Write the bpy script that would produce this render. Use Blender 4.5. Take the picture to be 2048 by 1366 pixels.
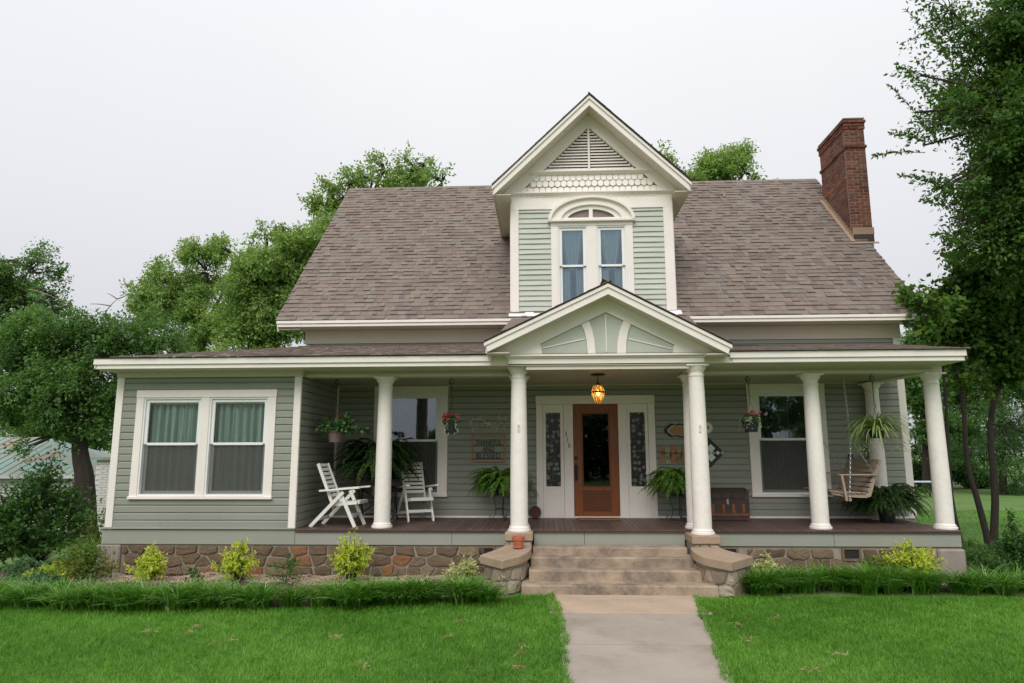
import bpy, bmesh, math, random
import numpy as np
from mathutils import Vector, Matrix
for _o in list(bpy.data.objects): bpy.data.objects.remove(_o)
S = bpy.context.scene
COL = S.collection
PI = math.pi
rad = math.radians

# ------------------------------------------------------------------ camera
CAM = np.array([0.0, -11.65, 2.0])
F_PX, PIT, YAW, ROL = 1381.2, 0.161818, 0.0472667, -0.0025284
_cp, _sp, _cy, _sy = math.cos(PIT), math.sin(PIT), math.cos(YAW), math.sin(YAW)
C_F = np.array([-_sy*_cp, _cy*_cp, _sp]); _r = np.array([_cy, _sy, 0.0]); _u = np.cross(_r, C_F)
C_R = math.cos(ROL)*_r + math.sin(ROL)*_u
C_U = -math.sin(ROL)*_r + math.cos(ROL)*_u
cd = bpy.data.cameras.new('camera'); cam = bpy.data.objects.new('camera', cd); COL.objects.link(cam)
cd.sensor_width = 36.0; cd.lens = F_PX/2048*36; cd.clip_end = 2000; cd.clip_start = 0.1
cam.matrix_world = Matrix(((C_R[0], C_U[0], -C_F[0], CAM[0]), (C_R[1], C_U[1], -C_F[1], CAM[1]), (C_R[2], C_U[2], -C_F[2], CAM[2]), (0, 0, 0, 1)))
S.camera = cam

def _ray(x, y): return (x-1024)/F_PX*C_R - (y-683)/F_PX*C_U + C_F
def at(x, y, Y):                     # measured photo point -> scene point on the plane of depth Y
    v = _ray(x, y); return CAM + v*((Y-CAM[1])/v[1])
def atz(x, y, z):
    v = _ray(x, y); return CAM + v*((z-CAM[2])/v[2])

# ------------------------------------------------------------------ sky, sun, exposure
SUN_EL, SUN_AZ = 45.0, 192.0         # azimuth: compass direction the light comes from, degrees (0 = +Y, 90 = +X)
W = bpy.data.worlds.new('World'); S.world = W; W.use_nodes = True
wn, wl = W.node_tree.nodes, W.node_tree.links
wn.clear()
w_out = wn.new('ShaderNodeOutputWorld'); w_bg = wn.new('ShaderNodeBackground')
w_sky = wn.new('ShaderNodeTexSky'); w_sky.sky_type = 'NISHITA'; w_sky.sun_disc = False
w_sky.sun_elevation = rad(SUN_EL); w_sky.sun_rotation = rad(SUN_AZ); w_sky.dust_density = 4.0
w_mix = wn.new('ShaderNodeMix'); w_mix.data_type = 'RGBA'; w_mix.inputs['Factor'].default_value = 0.93
w_tc = wn.new('ShaderNodeTexCoord'); w_no = wn.new('ShaderNodeTexNoise'); w_no.inputs['Scale'].default_value = 1.6
w_no.inputs['Detail'].default_value = 3
w_cr = wn.new('ShaderNodeValToRGB')
w_cr.color_ramp.elements[0].position = 0.3; w_cr.color_ramp.elements[0].color = (7.9, 8.0, 8.3, 1)
w_cr.color_ramp.elements[1].position = 0.7; w_cr.color_ramp.elements[1].color = (8.6, 8.62, 8.8, 1)
wl.new(w_tc.outputs['Generated'], w_no.inputs['Vector']); wl.new(w_no.outputs['Fac'], w_cr.inputs['Fac'])
w_sep = wn.new('ShaderNodeSeparateXYZ'); wl.new(w_tc.outputs['Generated'], w_sep.inputs[0])   # overcast dome: brighter overhead
w_gr = wn.new('ShaderNodeValToRGB'); w_gr.color_ramp.elements[0].position = 0.0; w_gr.color_ramp.elements[0].color = (.64, .645, .665, 1)
w_gr.color_ramp.elements[1].position = 1.0; w_gr.color_ramp.elements[1].color = (1.55, 1.54, 1.52, 1)
for _p, _c in ((.3, (.84, .841, .85, 1)), (.6, (1.0, 1.0, 1.0, 1))):
    _e = w_gr.color_ramp.elements.new(_p); _e.color = _c
wl.new(w_sep.outputs['Z'], w_gr.inputs['Fac'])
w_mul = wn.new('ShaderNodeMix'); w_mul.data_type = 'RGBA'; w_mul.blend_type = 'MULTIPLY'; w_mul.inputs['Factor'].default_value = 1.0
wl.new(w_sky.outputs['Color'], w_mix.inputs['A']); wl.new(w_cr.outputs['Color'], w_mul.inputs['A']); wl.new(w_gr.outputs['Color'], w_mul.inputs['B']); wl.new(w_mul.outputs['Result'], w_mix.inputs['B'])
wl.new(w_mix.outputs['Result'], w_bg.inputs['Color']); w_bg.inputs['Strength'].default_value = 0.1
wl.new(w_bg.outputs['Background'], w_out.inputs['Surface'])
sl = bpy.data.lights.new('sun', 'SUN'); sun = bpy.data.objects.new('sun', sl); COL.objects.link(sun)
sl.energy = 1.5; sl.angle = rad(36); sl.color = (1.0, 0.97, 0.92)
_d = Vector((math.sin(rad(SUN_AZ))*math.cos(rad(SUN_EL)), math.cos(rad(SUN_AZ))*math.cos(rad(SUN_EL)), math.sin(rad(SUN_EL))))
sun.rotation_euler = _d.to_track_quat('Z', 'Y').to_euler(); sun.location = (0, -20, 30)
S.view_settings.view_transform = 'Standard'; S.view_settings.look = 'None'
S.view_settings.gamma = 1.0; S.view_settings.exposure = 0.28; S.view_settings.use_curve_mapping = False
S.render.engine = 'CYCLES'
S.cycles.use_denoising = True
try: S.cycles.denoising_prefilter = 'NONE'
except Exception: pass
S.cycles.max_bounces = 10; S.cycles.diffuse_bounces = 6; S.cycles.transparent_max_bounces = 12

# ------------------------------------------------------------------ mesh helpers
class MB:
    def __init__(s): s.v = []; s.f = []; s.t = []
    def add(s, vs, fs, t=.5):
        o = len(s.v); s.v += [(float(p[0]), float(p[1]), float(p[2])) for p in vs]
        s.f += [tuple(i+o for i in f) for f in fs]; s.t += [t]*len(fs); return s
    def box(s, x0, x1, y0, y1, z0, z1, c=0.0, t=.5):
        if c <= 0:
            vs = [(x, y, z) for x in (x0, x1) for y in (y0, y1) for z in (z0, z1)]
            return s.add(vs, [(0, 1, 3, 2), (4, 6, 7, 5), (0, 4, 5, 1), (2, 3, 7, 6), (0, 2, 6, 4), (1, 5, 7, 3)], t)
        lo = (x0, y0, z0); hi = (x1, y1, z1); idx = {}; vs = []
        for sx in (0, 1):
            for sy in (0, 1):
                for sz in (0, 1):
                    for a in range(3):
                        sg = (sx, sy, sz); p = []
                        for k in range(3):
                            e = hi[k] if sg[k] else lo[k]
                            if k != a: e += -c if sg[k] else c
                            p.append(e)
                        idx[(sx, sy, sz, a)] = len(vs); vs.append(p)
        fs = []
        for a in range(3):
            b, d = [(1, 2), (0, 2), (0, 1)][a]
            for sg in (0, 1):
                q = []
                for (i, j) in ((0, 0), (1, 0), (1, 1), (0, 1)):
                    k = [0, 0, 0]; k[a] = sg; k[b] = i; k[d] = j; q.append(idx[(*k, a)])
                fs.append(q)
            for i in (0, 1):
                for j in (0, 1):
                    q = []
                    for (g, ax) in ((0, b), (1, b), (1, d), (0, d)):
                        k = [0, 0, 0]; k[a] = g; k[b] = i; k[d] = j; q.append(idx[(*k, ax)])
                    fs.append(q)
        for sx in (0, 1):
            for sy in (0, 1):
                for sz in (0, 1): fs.append([idx[(sx, sy, sz, a)] for a in range(3)])
        return s.add(vs, fs, t)
    def ext(s, pts, vec, t=.5):                       # polygon extruded along vec
        n = len(pts); v2 = [(p[0]+vec[0], p[1]+vec[1], p[2]+vec[2]) for p in pts]
        fs = [tuple(range(n)), tuple(range(2*n-1, n-1, -1))] + [(i, (i+1) % n, n+(i+1) % n, n+i) for i in range(n)]
        return s.add(list(pts)+v2, fs, t)
    def xz(s, poly, y0, y1, t=.5): return s.ext([(p[0], y0, p[1]) for p in poly], (0, y1-y0, 0), t)
    def band(s, A, B, y0, y1, t=.5):                  # strip between two XZ polylines, with depth
        for i in range(len(A)-1): s.xz([A[i], A[i+1], B[i+1], B[i]], y0, y1, t)
        return s
    def tube(s, path, r, n=6, t=.5, cap=True):
        P = [Vector(p) for p in path]; R = r if hasattr(r, '__len__') else [r]*len(P)
        o = len(s.v); up = None
        for i, p in enumerate(P):
            d = (P[min(i+1, len(P)-1)]-P[max(i-1, 0)]); d = d.normalized() if d.length > 1e-9 else Vector((0, 0, 1))
            if up is None: up = Vector((0, 0, 1)) if abs(d.z) < .9 else Vector((1, 0, 0))
            a = d.cross(up)
            if a.length < 1e-6: a = d.cross(Vector((.3, .8, .5)))
            a.normalize(); b = a.cross(d); up = b
            for k in range(n):
                w = 2*PI*k/n; q = p + a*(R[i]*math.cos(w)) + b*(R[i]*math.sin(w)); s.v.append(tuple(q))
        fs = []
        for i in range(len(P)-1):
            for k in range(n): fs.append((o+i*n+k, o+i*n+(k+1) % n, o+(i+1)*n+(k+1) % n, o+(i+1)*n+k))
        if cap: fs += [tuple(o+k for k in range(n))[::-1], tuple(o+(len(P)-1)*n+k for k in range(n))]
        s.f += fs; s.t += [t]*len(fs); return s
    def lathe(s, prof, c=(0, 0, 0), n=24, t=.5, flat=False):
        o = len(s.v)
        for (r, z) in prof:
            for k in range(n):
                w = 2*PI*(k+.5*flat)/n; s.v.append((c[0]+r*math.cos(w), c[1]+r*math.sin(w), c[2]+z))
        fs = []
        for i in range(len(prof)-1):
            for k in range(n): fs.append((o+i*n+k, o+i*n+(k+1) % n, o+(i+1)*n+(k+1) % n, o+(i+1)*n+k))
        fs += [tuple(o+k for k in range(n))[::-1], tuple(o+(len(prof)-1)*n+k for k in range(n))]
        s.f += fs; s.t += [t]*len(fs); return s
    def beam(s, p, q, w, h, up=(0, 0, 1), t=.5):      # bar from p to q, w sideways, h along up
        p = Vector(p); q = Vector(q); d = (q-p).normalized(); a = d.cross(Vector(up)); a.normalize(); b = a.cross(d)
        vs = [e + a*(sx*w/2) + b*(sz*h/2) for e in (p, q) for sx in (-1, 1) for sz in (-1, 1)]
        return s.add(vs, [(0, 1, 3, 2), (4, 6, 7, 5), (0, 4, 5, 1), (2, 3, 7, 6), (0, 2, 6, 4), (1, 5, 7, 3)], t)
    def mesh(s, name, mat, smooth=False, fix=True):
        m = bpy.data.meshes.new(name); m.from_pydata(s.v, [], s.f)
        a = m.attributes.new('tint', 'FLOAT', 'FACE'); a.data.foreach_set('value', s.t)
        if fix:
            bm = bmesh.new(); bm.from_mesh(m); bmesh.ops.recalc_face_normals(bm, faces=bm.faces); bm.to_mesh(m); bm.free()
        if smooth:
            m.polygons.foreach_set('use_smooth', [True]*len(m.polygons))
            try: m.set_sharp_from_angle(angle=rad(38))
            except Exception: pass
        if mat: m.materials.append(mat)
        return m

def setp(o, label=None, cat=None, group=None, kind=None):
    if label: o['label'] = label
    if cat: o['category'] = cat
    if group: o['group'] = group
    if kind: o['kind'] = kind
    return o
def thing(name, label, cat, loc=(0, 0, 0), rotz=0, group=None):
    o = bpy.data.objects.new(name, None); COL.objects.link(o); o.location = loc; o.rotation_euler = (0, 0, rotz); o.empty_display_size = .1
    return setp(o, label, cat, group)
def part(name, mb, mat, parent=None, smooth=False, loc=None, rotz=0, label=None, kind=None, fix=True):
    m = mb if isinstance(mb, bpy.types.Mesh) else mb.mesh(name, mat, smooth, fix)
    o = bpy.data.objects.new(name, m); COL.objects.link(o)
    if parent: o.parent = parent
    if loc is not None: o.location = loc
    if rotz: o.rotation_euler = (0, 0, rotz)
    return setp(o, label, None, None, kind)
def single(name, mb, mat, label, cat, loc=(0, 0, 0), rotz=0, group=None, smooth=False, kind=None):
    o = part(name, mb, mat, None, smooth, loc, rotz, kind=kind); return setp(o, label, cat, group)
def dup(o, parent=None):
    c = o.copy(); COL.objects.link(c)
    if parent: c.parent = parent; c.matrix_parent_inverse = Matrix()
    for ch in list(o.children): dup(ch, c)
    return c
def np_mesh(name, V, Fq, tint, mat, k=4):             # big foliage meshes straight from numpy arrays
    m = bpy.data.meshes.new(name); n = len(Fq)
    m.vertices.add(len(V)); m.vertices.foreach_set('co', np.ascontiguousarray(V, dtype=np.float32).ravel())
    m.loops.add(n*k); m.loops.foreach_set('vertex_index', np.ascontiguousarray(Fq, dtype=np.int32).ravel())
    m.polygons.add(n); m.polygons.foreach_set('loop_start', np.arange(0, n*k, k, dtype=np.int32))
    try: m.polygons.foreach_set('loop_total', np.full(n, k, dtype=np.int32))
    except Exception: pass
    a = m.attributes.new('tint', 'FLOAT', 'FACE'); a.data.foreach_set('value', np.ascontiguousarray(tint, dtype=np.float32))
    m.update(calc_edges=True); m.materials.append(mat); return m
def text_mb(body, size, depth, f):
    cu = bpy.data.curves.new('t', 'FONT'); cu.body = body; cu.size = size; cu.extrude = depth; cu.align_x = 'CENTER'; cu.align_y = 'CENTER'
    o = bpy.data.objects.new('t', cu); COL.objects.link(o)
    dg = bpy.context.evaluated_depsgraph_get(); me = bpy.data.meshes.new_from_object(o.evaluated_get(dg))
    mb = MB(); mb.add([f(v.co) for v in me.vertices], [tuple(p.vertices) for p in me.polygons])
    bpy.data.objects.remove(o); bpy.data.curves.remove(cu); bpy.data.meshes.remove(me); return mb

# ------------------------------------------------------------------ materials
def _new(name):
    m = bpy.data.materials.new(name); m.use_nodes = True; nt = m.node_tree; nt.nodes.clear()
    out = nt.nodes.new('ShaderNodeOutputMaterial'); return m, nt, nt.nodes, nt.links, out
def _noise(nt, scale, detail=4, rough=.6, stretch=None):
    g = nt.nodes.new('ShaderNodeNewGeometry'); n = nt.nodes.new('ShaderNodeTexNoise')
    n.inputs['Scale'].default_value = scale; n.inputs['Detail'].default_value = detail; n.inputs['Roughness'].default_value = rough
    if stretch:
        mp = nt.nodes.new('ShaderNodeMapping'); mp.inputs['Scale'].default_value = stretch
        nt.links.new(g.outputs['Position'], mp.inputs['Vector']); nt.links.new(mp.outputs['Vector'], n.inputs['Vector'])
    else: nt.links.new(g.outputs['Position'], n.inputs['Vector'])
    return n.outputs['Fac']
def _ramp(nt, fac, stops, const=False):
    r = nt.nodes.new('ShaderNodeValToRGB'); cr = r.color_ramp
    if const: cr.interpolation = 'CONSTANT'
    while len(cr.elements) < len(stops): cr.elements.new(.5)
    for e, (p, c) in zip(cr.elements, stops): e.position = p; e.color = (*c, 1)
    nt.links.new(fac, r.inputs['Fac']); return r.outputs['Color']
def _mix(nt, fac, a, b, mode='MIX'):
    x = nt.nodes.new('ShaderNodeMix'); x.data_type = 'RGBA'; x.blend_type = mode
    for sock, v in (('Factor', fac), ('A', a), ('B', b)):
        if isinstance(v, (int, float)): x.inputs[sock].default_value = v
        elif isinstance(v, tuple): x.inputs[sock].default_value = (*v, 1)
        else: nt.links.new(v, x.inputs[sock])
    return x.outputs['Result']
def pm(name, col, rough=.6, var=.1, scale=2.5, stretch=None, fine=0.0, fscale=60, bump=0.0, bscale=80, bstretch=None, tints=None, orand=0.0,
       dirt=None, dscale=1.2, dth=(.55, .75), metallic=0.0, spec=.5):
    m, nt, N, L, out = _new(name); b = N.new('ShaderNodeBsdfPrincipled'); L.new(b.outputs[0], out.inputs['Surface'])
    if tints:
        a = N.new('ShaderNodeAttribute'); a.attribute_name = 'tint'
        n = len(tints); base = _ramp(nt, a.outputs['Fac'], [(i/max(n-1, 1), c) for i, c in enumerate(tints)])
    else:
        rgb = N.new('ShaderNodeRGB'); rgb.outputs[0].default_value = (*col, 1); base = rgb.outputs[0]
    f = _noise(nt, scale, 5, .6, stretch)
    base = _mix(nt, 1.0, base, _ramp(nt, f, [(.25, (1-var,)*3), (.75, (1+var,)*3)]), 'MULTIPLY')
    if fine: base = _mix(nt, 1.0, base, _ramp(nt, _noise(nt, fscale, 3, .7, stretch), [(.3, (1-fine,)*3), (.7, (1+fine,)*3)]), 'MULTIPLY')
    if orand:
        oi = N.new('ShaderNodeObjectInfo'); base = _mix(nt, 1.0, base, _ramp(nt, oi.outputs['Random'], [(0, (1-orand,)*3), (1, (1+orand,)*3)]), 'MULTIPLY')
    if dirt:
        d = _ramp(nt, _noise(nt, dscale, 6, .7, stretch), [(dth[0], (0, 0, 0)), (dth[1], (1, 1, 1))]); base = _mix(nt, d, base, dirt)
    L.new(base, b.inputs['Base Color']); b.inputs['Roughness'].default_value = rough; b.inputs['Metallic'].default_value = metallic
    b.inputs['Specular IOR Level'].default_value = spec
    if bump:
        bp = N.new('ShaderNodeBump'); bp.inputs['Strength'].default_value = bump; bp.inputs['Distance'].default_value = .01
        L.new(_noise(nt, bscale, 4, .65, bstretch), bp.inputs['Height']); L.new(bp.outputs[0], b.inputs['Normal'])
    return m
def leafm(name, cols, trans=.35, rough=.5, spec=.3):
    m, nt, N, L, out = _new(name); a = N.new('ShaderNodeAttribute'); a.attribute_name = 'tint'
    n = len(cols); c = _ramp(nt, a.outputs['Fac'], [(i/max(n-1, 1), k) for i, k in enumerate(cols)])
    b = N.new('ShaderNodeBsdfPrincipled'); b.inputs['Roughness'].default_value = rough; b.inputs['Specular IOR Level'].default_value = spec
    t = N.new('ShaderNodeBsdfTranslucent'); mx = N.new('ShaderNodeMixShader'); mx.inputs[0].default_value = trans
    L.new(c, b.inputs['Base Color']); L.new(_mix(nt, 1.0, c, (1.15, 1.1, .55), 'MULTIPLY'), t.inputs['Color'])
    L.new(b.outputs[0], mx.inputs[1]); L.new(t.outputs[0], mx.inputs[2]); L.new(mx.outputs[0], out.inputs['Surface']); return m
def glassm(name, ior=1.6, tint=(1, 1, 1), refl=(1, 1, 1)):
    m, nt, N, L, out = _new(name); tr = N.new('ShaderNodeBsdfTransparent'); tr.inputs['Color'].default_value = (*tint, 1)
    gl = N.new('ShaderNodeBsdfGlossy'); gl.inputs['Roughness'].default_value = .015; gl.inputs['Color'].default_value = (*refl, 1)
    fr = N.new('ShaderNodeFresnel'); fr.inputs['IOR'].default_value = ior
    bp = N.new('ShaderNodeBump'); bp.inputs['Strength'].default_value = .06; bp.inputs['Distance'].default_value = .02
    L.new(_noise(nt, 2.2, 2), bp.inputs['Height']); L.new(bp.outputs[0], gl.inputs['Normal'])
    mx = N.new('ShaderNodeMixShader'); L.new(fr.outputs[0], mx.inputs[0]); L.new(tr.outputs[0], mx.inputs[1]); L.new(gl.outputs[0], mx.inputs[2])
    L.new(mx.outputs[0], out.inputs['Surface']); return m

M = {}
M['sage'] = pm('sage_paint', (.272, .284, .238), .55, .06, 1.1, fine=.04, fscale=25, bump=.12, bscale=40, bstretch=(.2, 1, 2), orand=.05)
M['sage_panel'] = pm('sage_panel_paint', (.30, .31, .262), .5, .05, 1.5, bump=.06)
M['white'] = pm('white_paint', (.84, .775, .725), .5, .05, 1.3, fine=.025, fscale=18, bump=.08, bscale=30, bstretch=(.3, 1, 1), dirt=(.5, .44, .36), dscale=.9, dth=(.66, .9))
M['whitev'] = pm('white_vinyl', (.82, .82, .81), .35, .03, 2)
M['column'] = pm('column_paint', (.85, .795, .745), .5, .04, 2.2, fine=.045, fscale=14, bump=.18, bscale=30, dirt=(.55, .48, .40), dscale=3.0, dth=(.62, .9))
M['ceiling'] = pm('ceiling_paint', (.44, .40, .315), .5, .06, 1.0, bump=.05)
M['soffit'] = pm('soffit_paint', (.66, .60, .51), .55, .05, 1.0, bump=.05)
M['shingle'] = pm('roof_shingle', (.2, .15, .12), .9, .08, 5, fine=.22, fscale=160, bump=.5, bscale=220, spec=.2, dirt=(.15, .125, .11), dscale=2.2, dth=(.6, .95),
    tints=[(.172, .134, .117), (.192, .151, .131), (.21, .167, .144), (.234, .185, .154), (.202, .172, .15), (.218, .19, .166)])
M['roofedge'] = pm('roof_edge', (.035, .03, .028), .8, .1)
M['felt'] = pm('roof_underlay', (.06, .048, .043), .9, .1)
M['brick'] = pm('chimney_brick', (.2, .07, .045), .85, .14, 9, fine=.18, fscale=70, bump=.35, bscale=90, spec=.2,
    tints=[(.10, .045, .036), (.15, .06, .042), (.19, .072, .048), (.225, .088, .056), (.165, .08, .058), (.31, .10, .048)])
M['mortar'] = pm('brick_mortar', (.27, .22, .185), .9, .15, 6, bump=.3)
M['smortar'] = pm('stone_mortar', (.30, .26, .215), .9, .14, 4, fine=.12, fscale=40, bump=.5, bscale=40)
M['stone'] = pm('sandstone', (.2, .14, .095), .85, .2, 4.5, fine=.15, fscale=45, bump=1.0, bscale=28, spec=.2,
    tints=[(.12, .083, .055), (.165, .118, .074), (.135, .094, .064), (.22, .163, .105), (.18, .13, .086), (.26, .12, .05)], dirt=(.27, .235, .19), dscale=5, dth=(.68, .9))
M['lstone'] = pm('pale_stone', (.36, .29, .22), .85, .2, 4.5, fine=.15, fscale=45, bump=.6, bscale=35, spec=.25,
    tints=[(.22, .16, .11), (.36, .29, .21), (.30, .22, .15), (.43, .37, .29), (.33, .24, .17), (.2, .155, .125)])
M['conc'] = pm('step_concrete', (.40, .305, .22), .9, .2, 2.2, fine=.12, fscale=50, bump=.35, bscale=70, dirt=(.15, .12, .095), dscale=1.9, dth=(.42, .66))
M['concb'] = pm('block_concrete', (.29, .25, .215), .9, .15, 3, fine=.1, fscale=50, bump=.4, bscale=50, dirt=(.24, .19, .15), dscale=3)
M['walk'] = pm('walk_concrete', (.335, .285, .24), .9, .13, 1.1, fine=.08, fscale=90, bump=.2, bscale=120, dirt=(.235, .195, .155), dscale=1.3, dth=(.5, .72))
M['landing'] = pm('landing_concrete', (.44, .335, .25), .9, .14, 2.0, fine=.08, fscale=60, bump=.25, bscale=90, dirt=(.36, .27, .21), dscale=1.5)
M['deck'] = pm('deck_paint', (.098, .062, .052), .5, .14, 3, stretch=(1, .15, 1), fine=.1, fscale=30, bump=.12, bscale=30, orand=.14)
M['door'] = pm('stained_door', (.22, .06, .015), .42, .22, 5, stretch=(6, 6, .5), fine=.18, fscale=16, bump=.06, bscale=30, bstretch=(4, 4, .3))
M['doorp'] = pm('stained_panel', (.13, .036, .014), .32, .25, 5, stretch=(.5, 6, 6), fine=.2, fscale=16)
M['black'] = pm('black_iron', (.018, .017, .018), .45, .1, 10)
M['blackp'] = pm('black_plastic', (.022, .022, .026), .4, .08, 10)
M['bronze'] = pm('dark_bronze', (.045, .028, .02), .4, .1, 10, metallic=.6)
M['dark'] = pm('dark_interior', (.02, .018, .016), .9, .1)  # near-black: unlit depth painted behind windows, vents and louvres
M['curt_g'] = pm('green_curtain', (.22, .33, .27), .9, .06, 6)
M['curt_w'] = pm('sheer_curtain', (.86, .90, .89), .9, .05, 6)
M['curt_d'] = pm('lace_curtain', (.11, .125, .105), .9, .25, 7, fine=.4, fscale=25)
M['glass'] = glassm('window_glass', 1.32)
M['glass_p'] = glassm('porch_window_glass', 2.1, (.8, .8, .8), (.8, .9, 1.0))
M['glass_d'] = glassm('door_glass', 1.55, (.35, .35, .35))
M['glass_s'] = glassm('dormer_glass', 2.0, (.9, .95, .97), (.72, .88, 1.0))  # blue of the reflected sky is put into the reflection tint
M['chair'] = pm('chair_paint', (.78, .76, .71), .5, .05, 4, dirt=(.5, .46, .4), dscale=5, dth=(.66, .9))
M['swing'] = pm('weathered_wood', (.36, .275, .215), .8, .18, 6, stretch=(3, .6, 6), fine=.2, fscale=30, bump=.25)
M['frame_w'] = pm('frame_wood', (.38, .19, .085), .55, .2, 8)
M['chain'] = pm('galvanised_chain', (.5, .51, .52), .35, .1, 10, metallic=.7)
M['terra'] = pm('terracotta', (.42, .12, .06), .75, .12, 8, fine=.1)
M['mauve'] = pm('mauve_pot', (.21, .145, .135), .5, .08, 6)
M['rust'] = pm('rusty_iron', (.09, .035, .025), .85, .35, 14, fine=.3, bump=.3)
M['mat'] = pm('coir_mat', (.2, .1, .04), .95, .2, 20, fine=.3, bump=.6)
M['trunk_l'] = pm('trunk_leather', (.045, .027, .023), .55, .25, 7, bump=.3, dirt=(.075, .04, .028), dscale=6)
M['trunk_w'] = pm('trunk_slat', (.16, .058, .02), .6, .3, 9, stretch=(1, 1, .4), fine=.3)
M['bark'] = pm('bark', (.03, .022, .017), .95, .25, 6, stretch=(3, 3, .6), fine=.25, fscale=20, bump=.9, bscale=14, bstretch=(2, 2, .4))
M['twig'] = pm('twig_bark', (.05, .04, .03), .95, .2, 8)
M['dead'] = pm('dead_branch', (.2, .165, .135), .95, .2, 8)
M['scroll'] = pm('cream_metal', (.70, .62, .48), .6, .1, 9)
M['tan'] = pm('tan_flashing', (.34, .23, .165), .6, .1, 5)
M['mulch'] = pm('mulch_soil', (.075, .052, .04), .95, .3, 12, fine=.35, fscale=45, bump=.8, bscale=45)
M['chip'] = pm('bark_chip', (.1, .07, .05), .9, .2, 20, tints=[(.05, .034, .026), (.11, .075, .055), (.18, .125, .09)])
M['pebble'] = pm('pebble', (.4, .3, .22), .8, .1, 20, tints=[(.26, .16, .11), (.42, .29, .2), (.5, .38, .28), (.36, .25, .19), (.58, .5, .42)])
M['ground'] = pm('lawn_soil', (.085, .165, .026), .95, .25, .7, fine=.3, fscale=30, bump=.5, bscale=60, dirt=(.14, .125, .055), dscale=.35, dth=(.55, .8))
M['drive'] = pm('gravel_drive', (.3, .27, .24), .95, .15, 2, fine=.2, fscale=25)
M['lawn'] = leafm('lawn_blade', [(.07, .205, .012), (.105, .285, .02), (.15, .36, .034), (.23, .43, .08)], .4)
M['liri'] = leafm('border_blade', [(.065, .185, .018), (.105, .275, .03), (.16, .36, .046), (.42, .56, .27)], .3, .4, .5)
M['straw'] = leafm('dry_grass', [(.35, .25, .13), (.5, .4, .24)], .3)
M['leaf_b'] = leafm('bright_leaf', [(.13, .23, .055), (.20, .33, .08), (.28, .42, .12), (.39, .52, .19)], 0.45)
M['leaf_m'] = leafm('mid_leaf', [(.06, .14, .036), (.095, .20, .052), (.145, .28, .078), (.22, .36, .12)], 0.45)
M['leaf_d'] = leafm('dark_leaf', [(.025, .075, .017), (.042, .112, .024), (.07, .165, .036), (.115, .22, .052)], 0.4)
M['leaf_t'] = leafm('elm_leaf', [(.04, .10, .02), (.065, .15, .028), (.10, .205, .04), (.16, .27, .055)], 0.45)
M['leaf_r'] = leafm('heart_leaf', [(.04, .10, .017), (.065, .15, .026), (.105, .215, .038), (.2, .29, .042)], 0.5)
M['leaf_g'] = leafm('golden_leaf', [(.26, .42, .04), (.46, .60, .06), (.66, .72, .10), (.80, .76, .26)], 0.45)
M['leaf_v'] = leafm('variegated_leaf', [(.16, .24, .08), (.42, .47, .19), (.6, .62, .3), (.66, .66, .38)], .35)
M['leaf_f'] = leafm('fern_leaf', [(.06, .17, .015), (.11, .26, .028), (.18, .36, .05), (.30, .46, .08)], .4)
M['leaf_k'] = leafm('dark_fern_leaf', [(.015, .045, .01), (.03, .08, .014), (.055, .125, .022), (.09, .17, .03)], .35)
M['leaf_s'] = leafm('spider_leaf', [(.11, .24, .035), (.19, .34, .07), (.52, .58, .28), (.66, .68, .40)], .4)
M['leaf_h'] = leafm('grey_green_leaf', [(.045, .12, .05), (.08, .18, .08), (.15, .28, .11), (.26, .38, .07)], .35)
M['flower'] = leafm('petal', [(.55, .05, .04), (.65, .12, .12), (.7, .22, .28), (.62, .16, .08)], .35)
M['pale'] = leafm('pale_leaf', [(.4, .48, .36), (.62, .66, .55)], .35)
M['nand'] = leafm('shrub_leaf', [(.05, .12, .02), (.12, .2, .03), (.2, .24, .05), (.3, .12, .05)], .35)

def _lace():
    m, nt, N, L, out = _new('lace_film'); b = N.new('ShaderNodeBsdfPrincipled'); L.new(b.outputs[0], out.inputs[0]); b.inputs['Roughness'].default_value = .25
    g = N.new('ShaderNodeNewGeometry'); v = N.new('ShaderNodeTexVoronoi'); v.inputs['Scale'].default_value = 9.5; v.inputs['Randomness'].default_value = .75
    w = N.new('ShaderNodeTexVoronoi'); w.inputs['Scale'].default_value = 34
    L.new(g.outputs['Position'], v.inputs['Vector']); L.new(g.outputs['Position'], w.inputs['Vector'])
    fl = _ramp(nt, v.outputs['Distance'], [(.28, (1, 1, 1)), (.42, (0, 0, 0))]); sp = _ramp(nt, w.outputs['Distance'], [(.2, (1, 1, 1)), (.42, (0, 0, 0))])
    pt = _ramp(nt, _noise(nt, 60, 2, .8), [(.42, (.1, .1, .1)), (.6, (.9, .9, .9))])
    a = _mix(nt, 1.0, fl, pt, 'MULTIPLY'); c = _mix(nt, 1.0, sp, _ramp(nt, _noise(nt, 22, 2), [(.45, (0, 0, 0)), (.65, (.6, .6, .6))]), 'MULTIPLY')
    t = _mix(nt, 1.0, a, c, 'LIGHTEN'); L.new(_mix(nt, t, (.02, .017, .016), (.36, .36, .37)), b.inputs['Base Color']); return m
M['lace'] = _lace()
M['blind'] = pm('fan_blind', (.34, .25, .22), .7, .25, 5)
M['lcap'] = pm('coping_concrete', (.36, .265, .185), .9, .15, 3, fine=.12, fscale=40, bump=.5, bscale=45, dirt=(.3, .22, .16), dscale=2)
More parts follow.
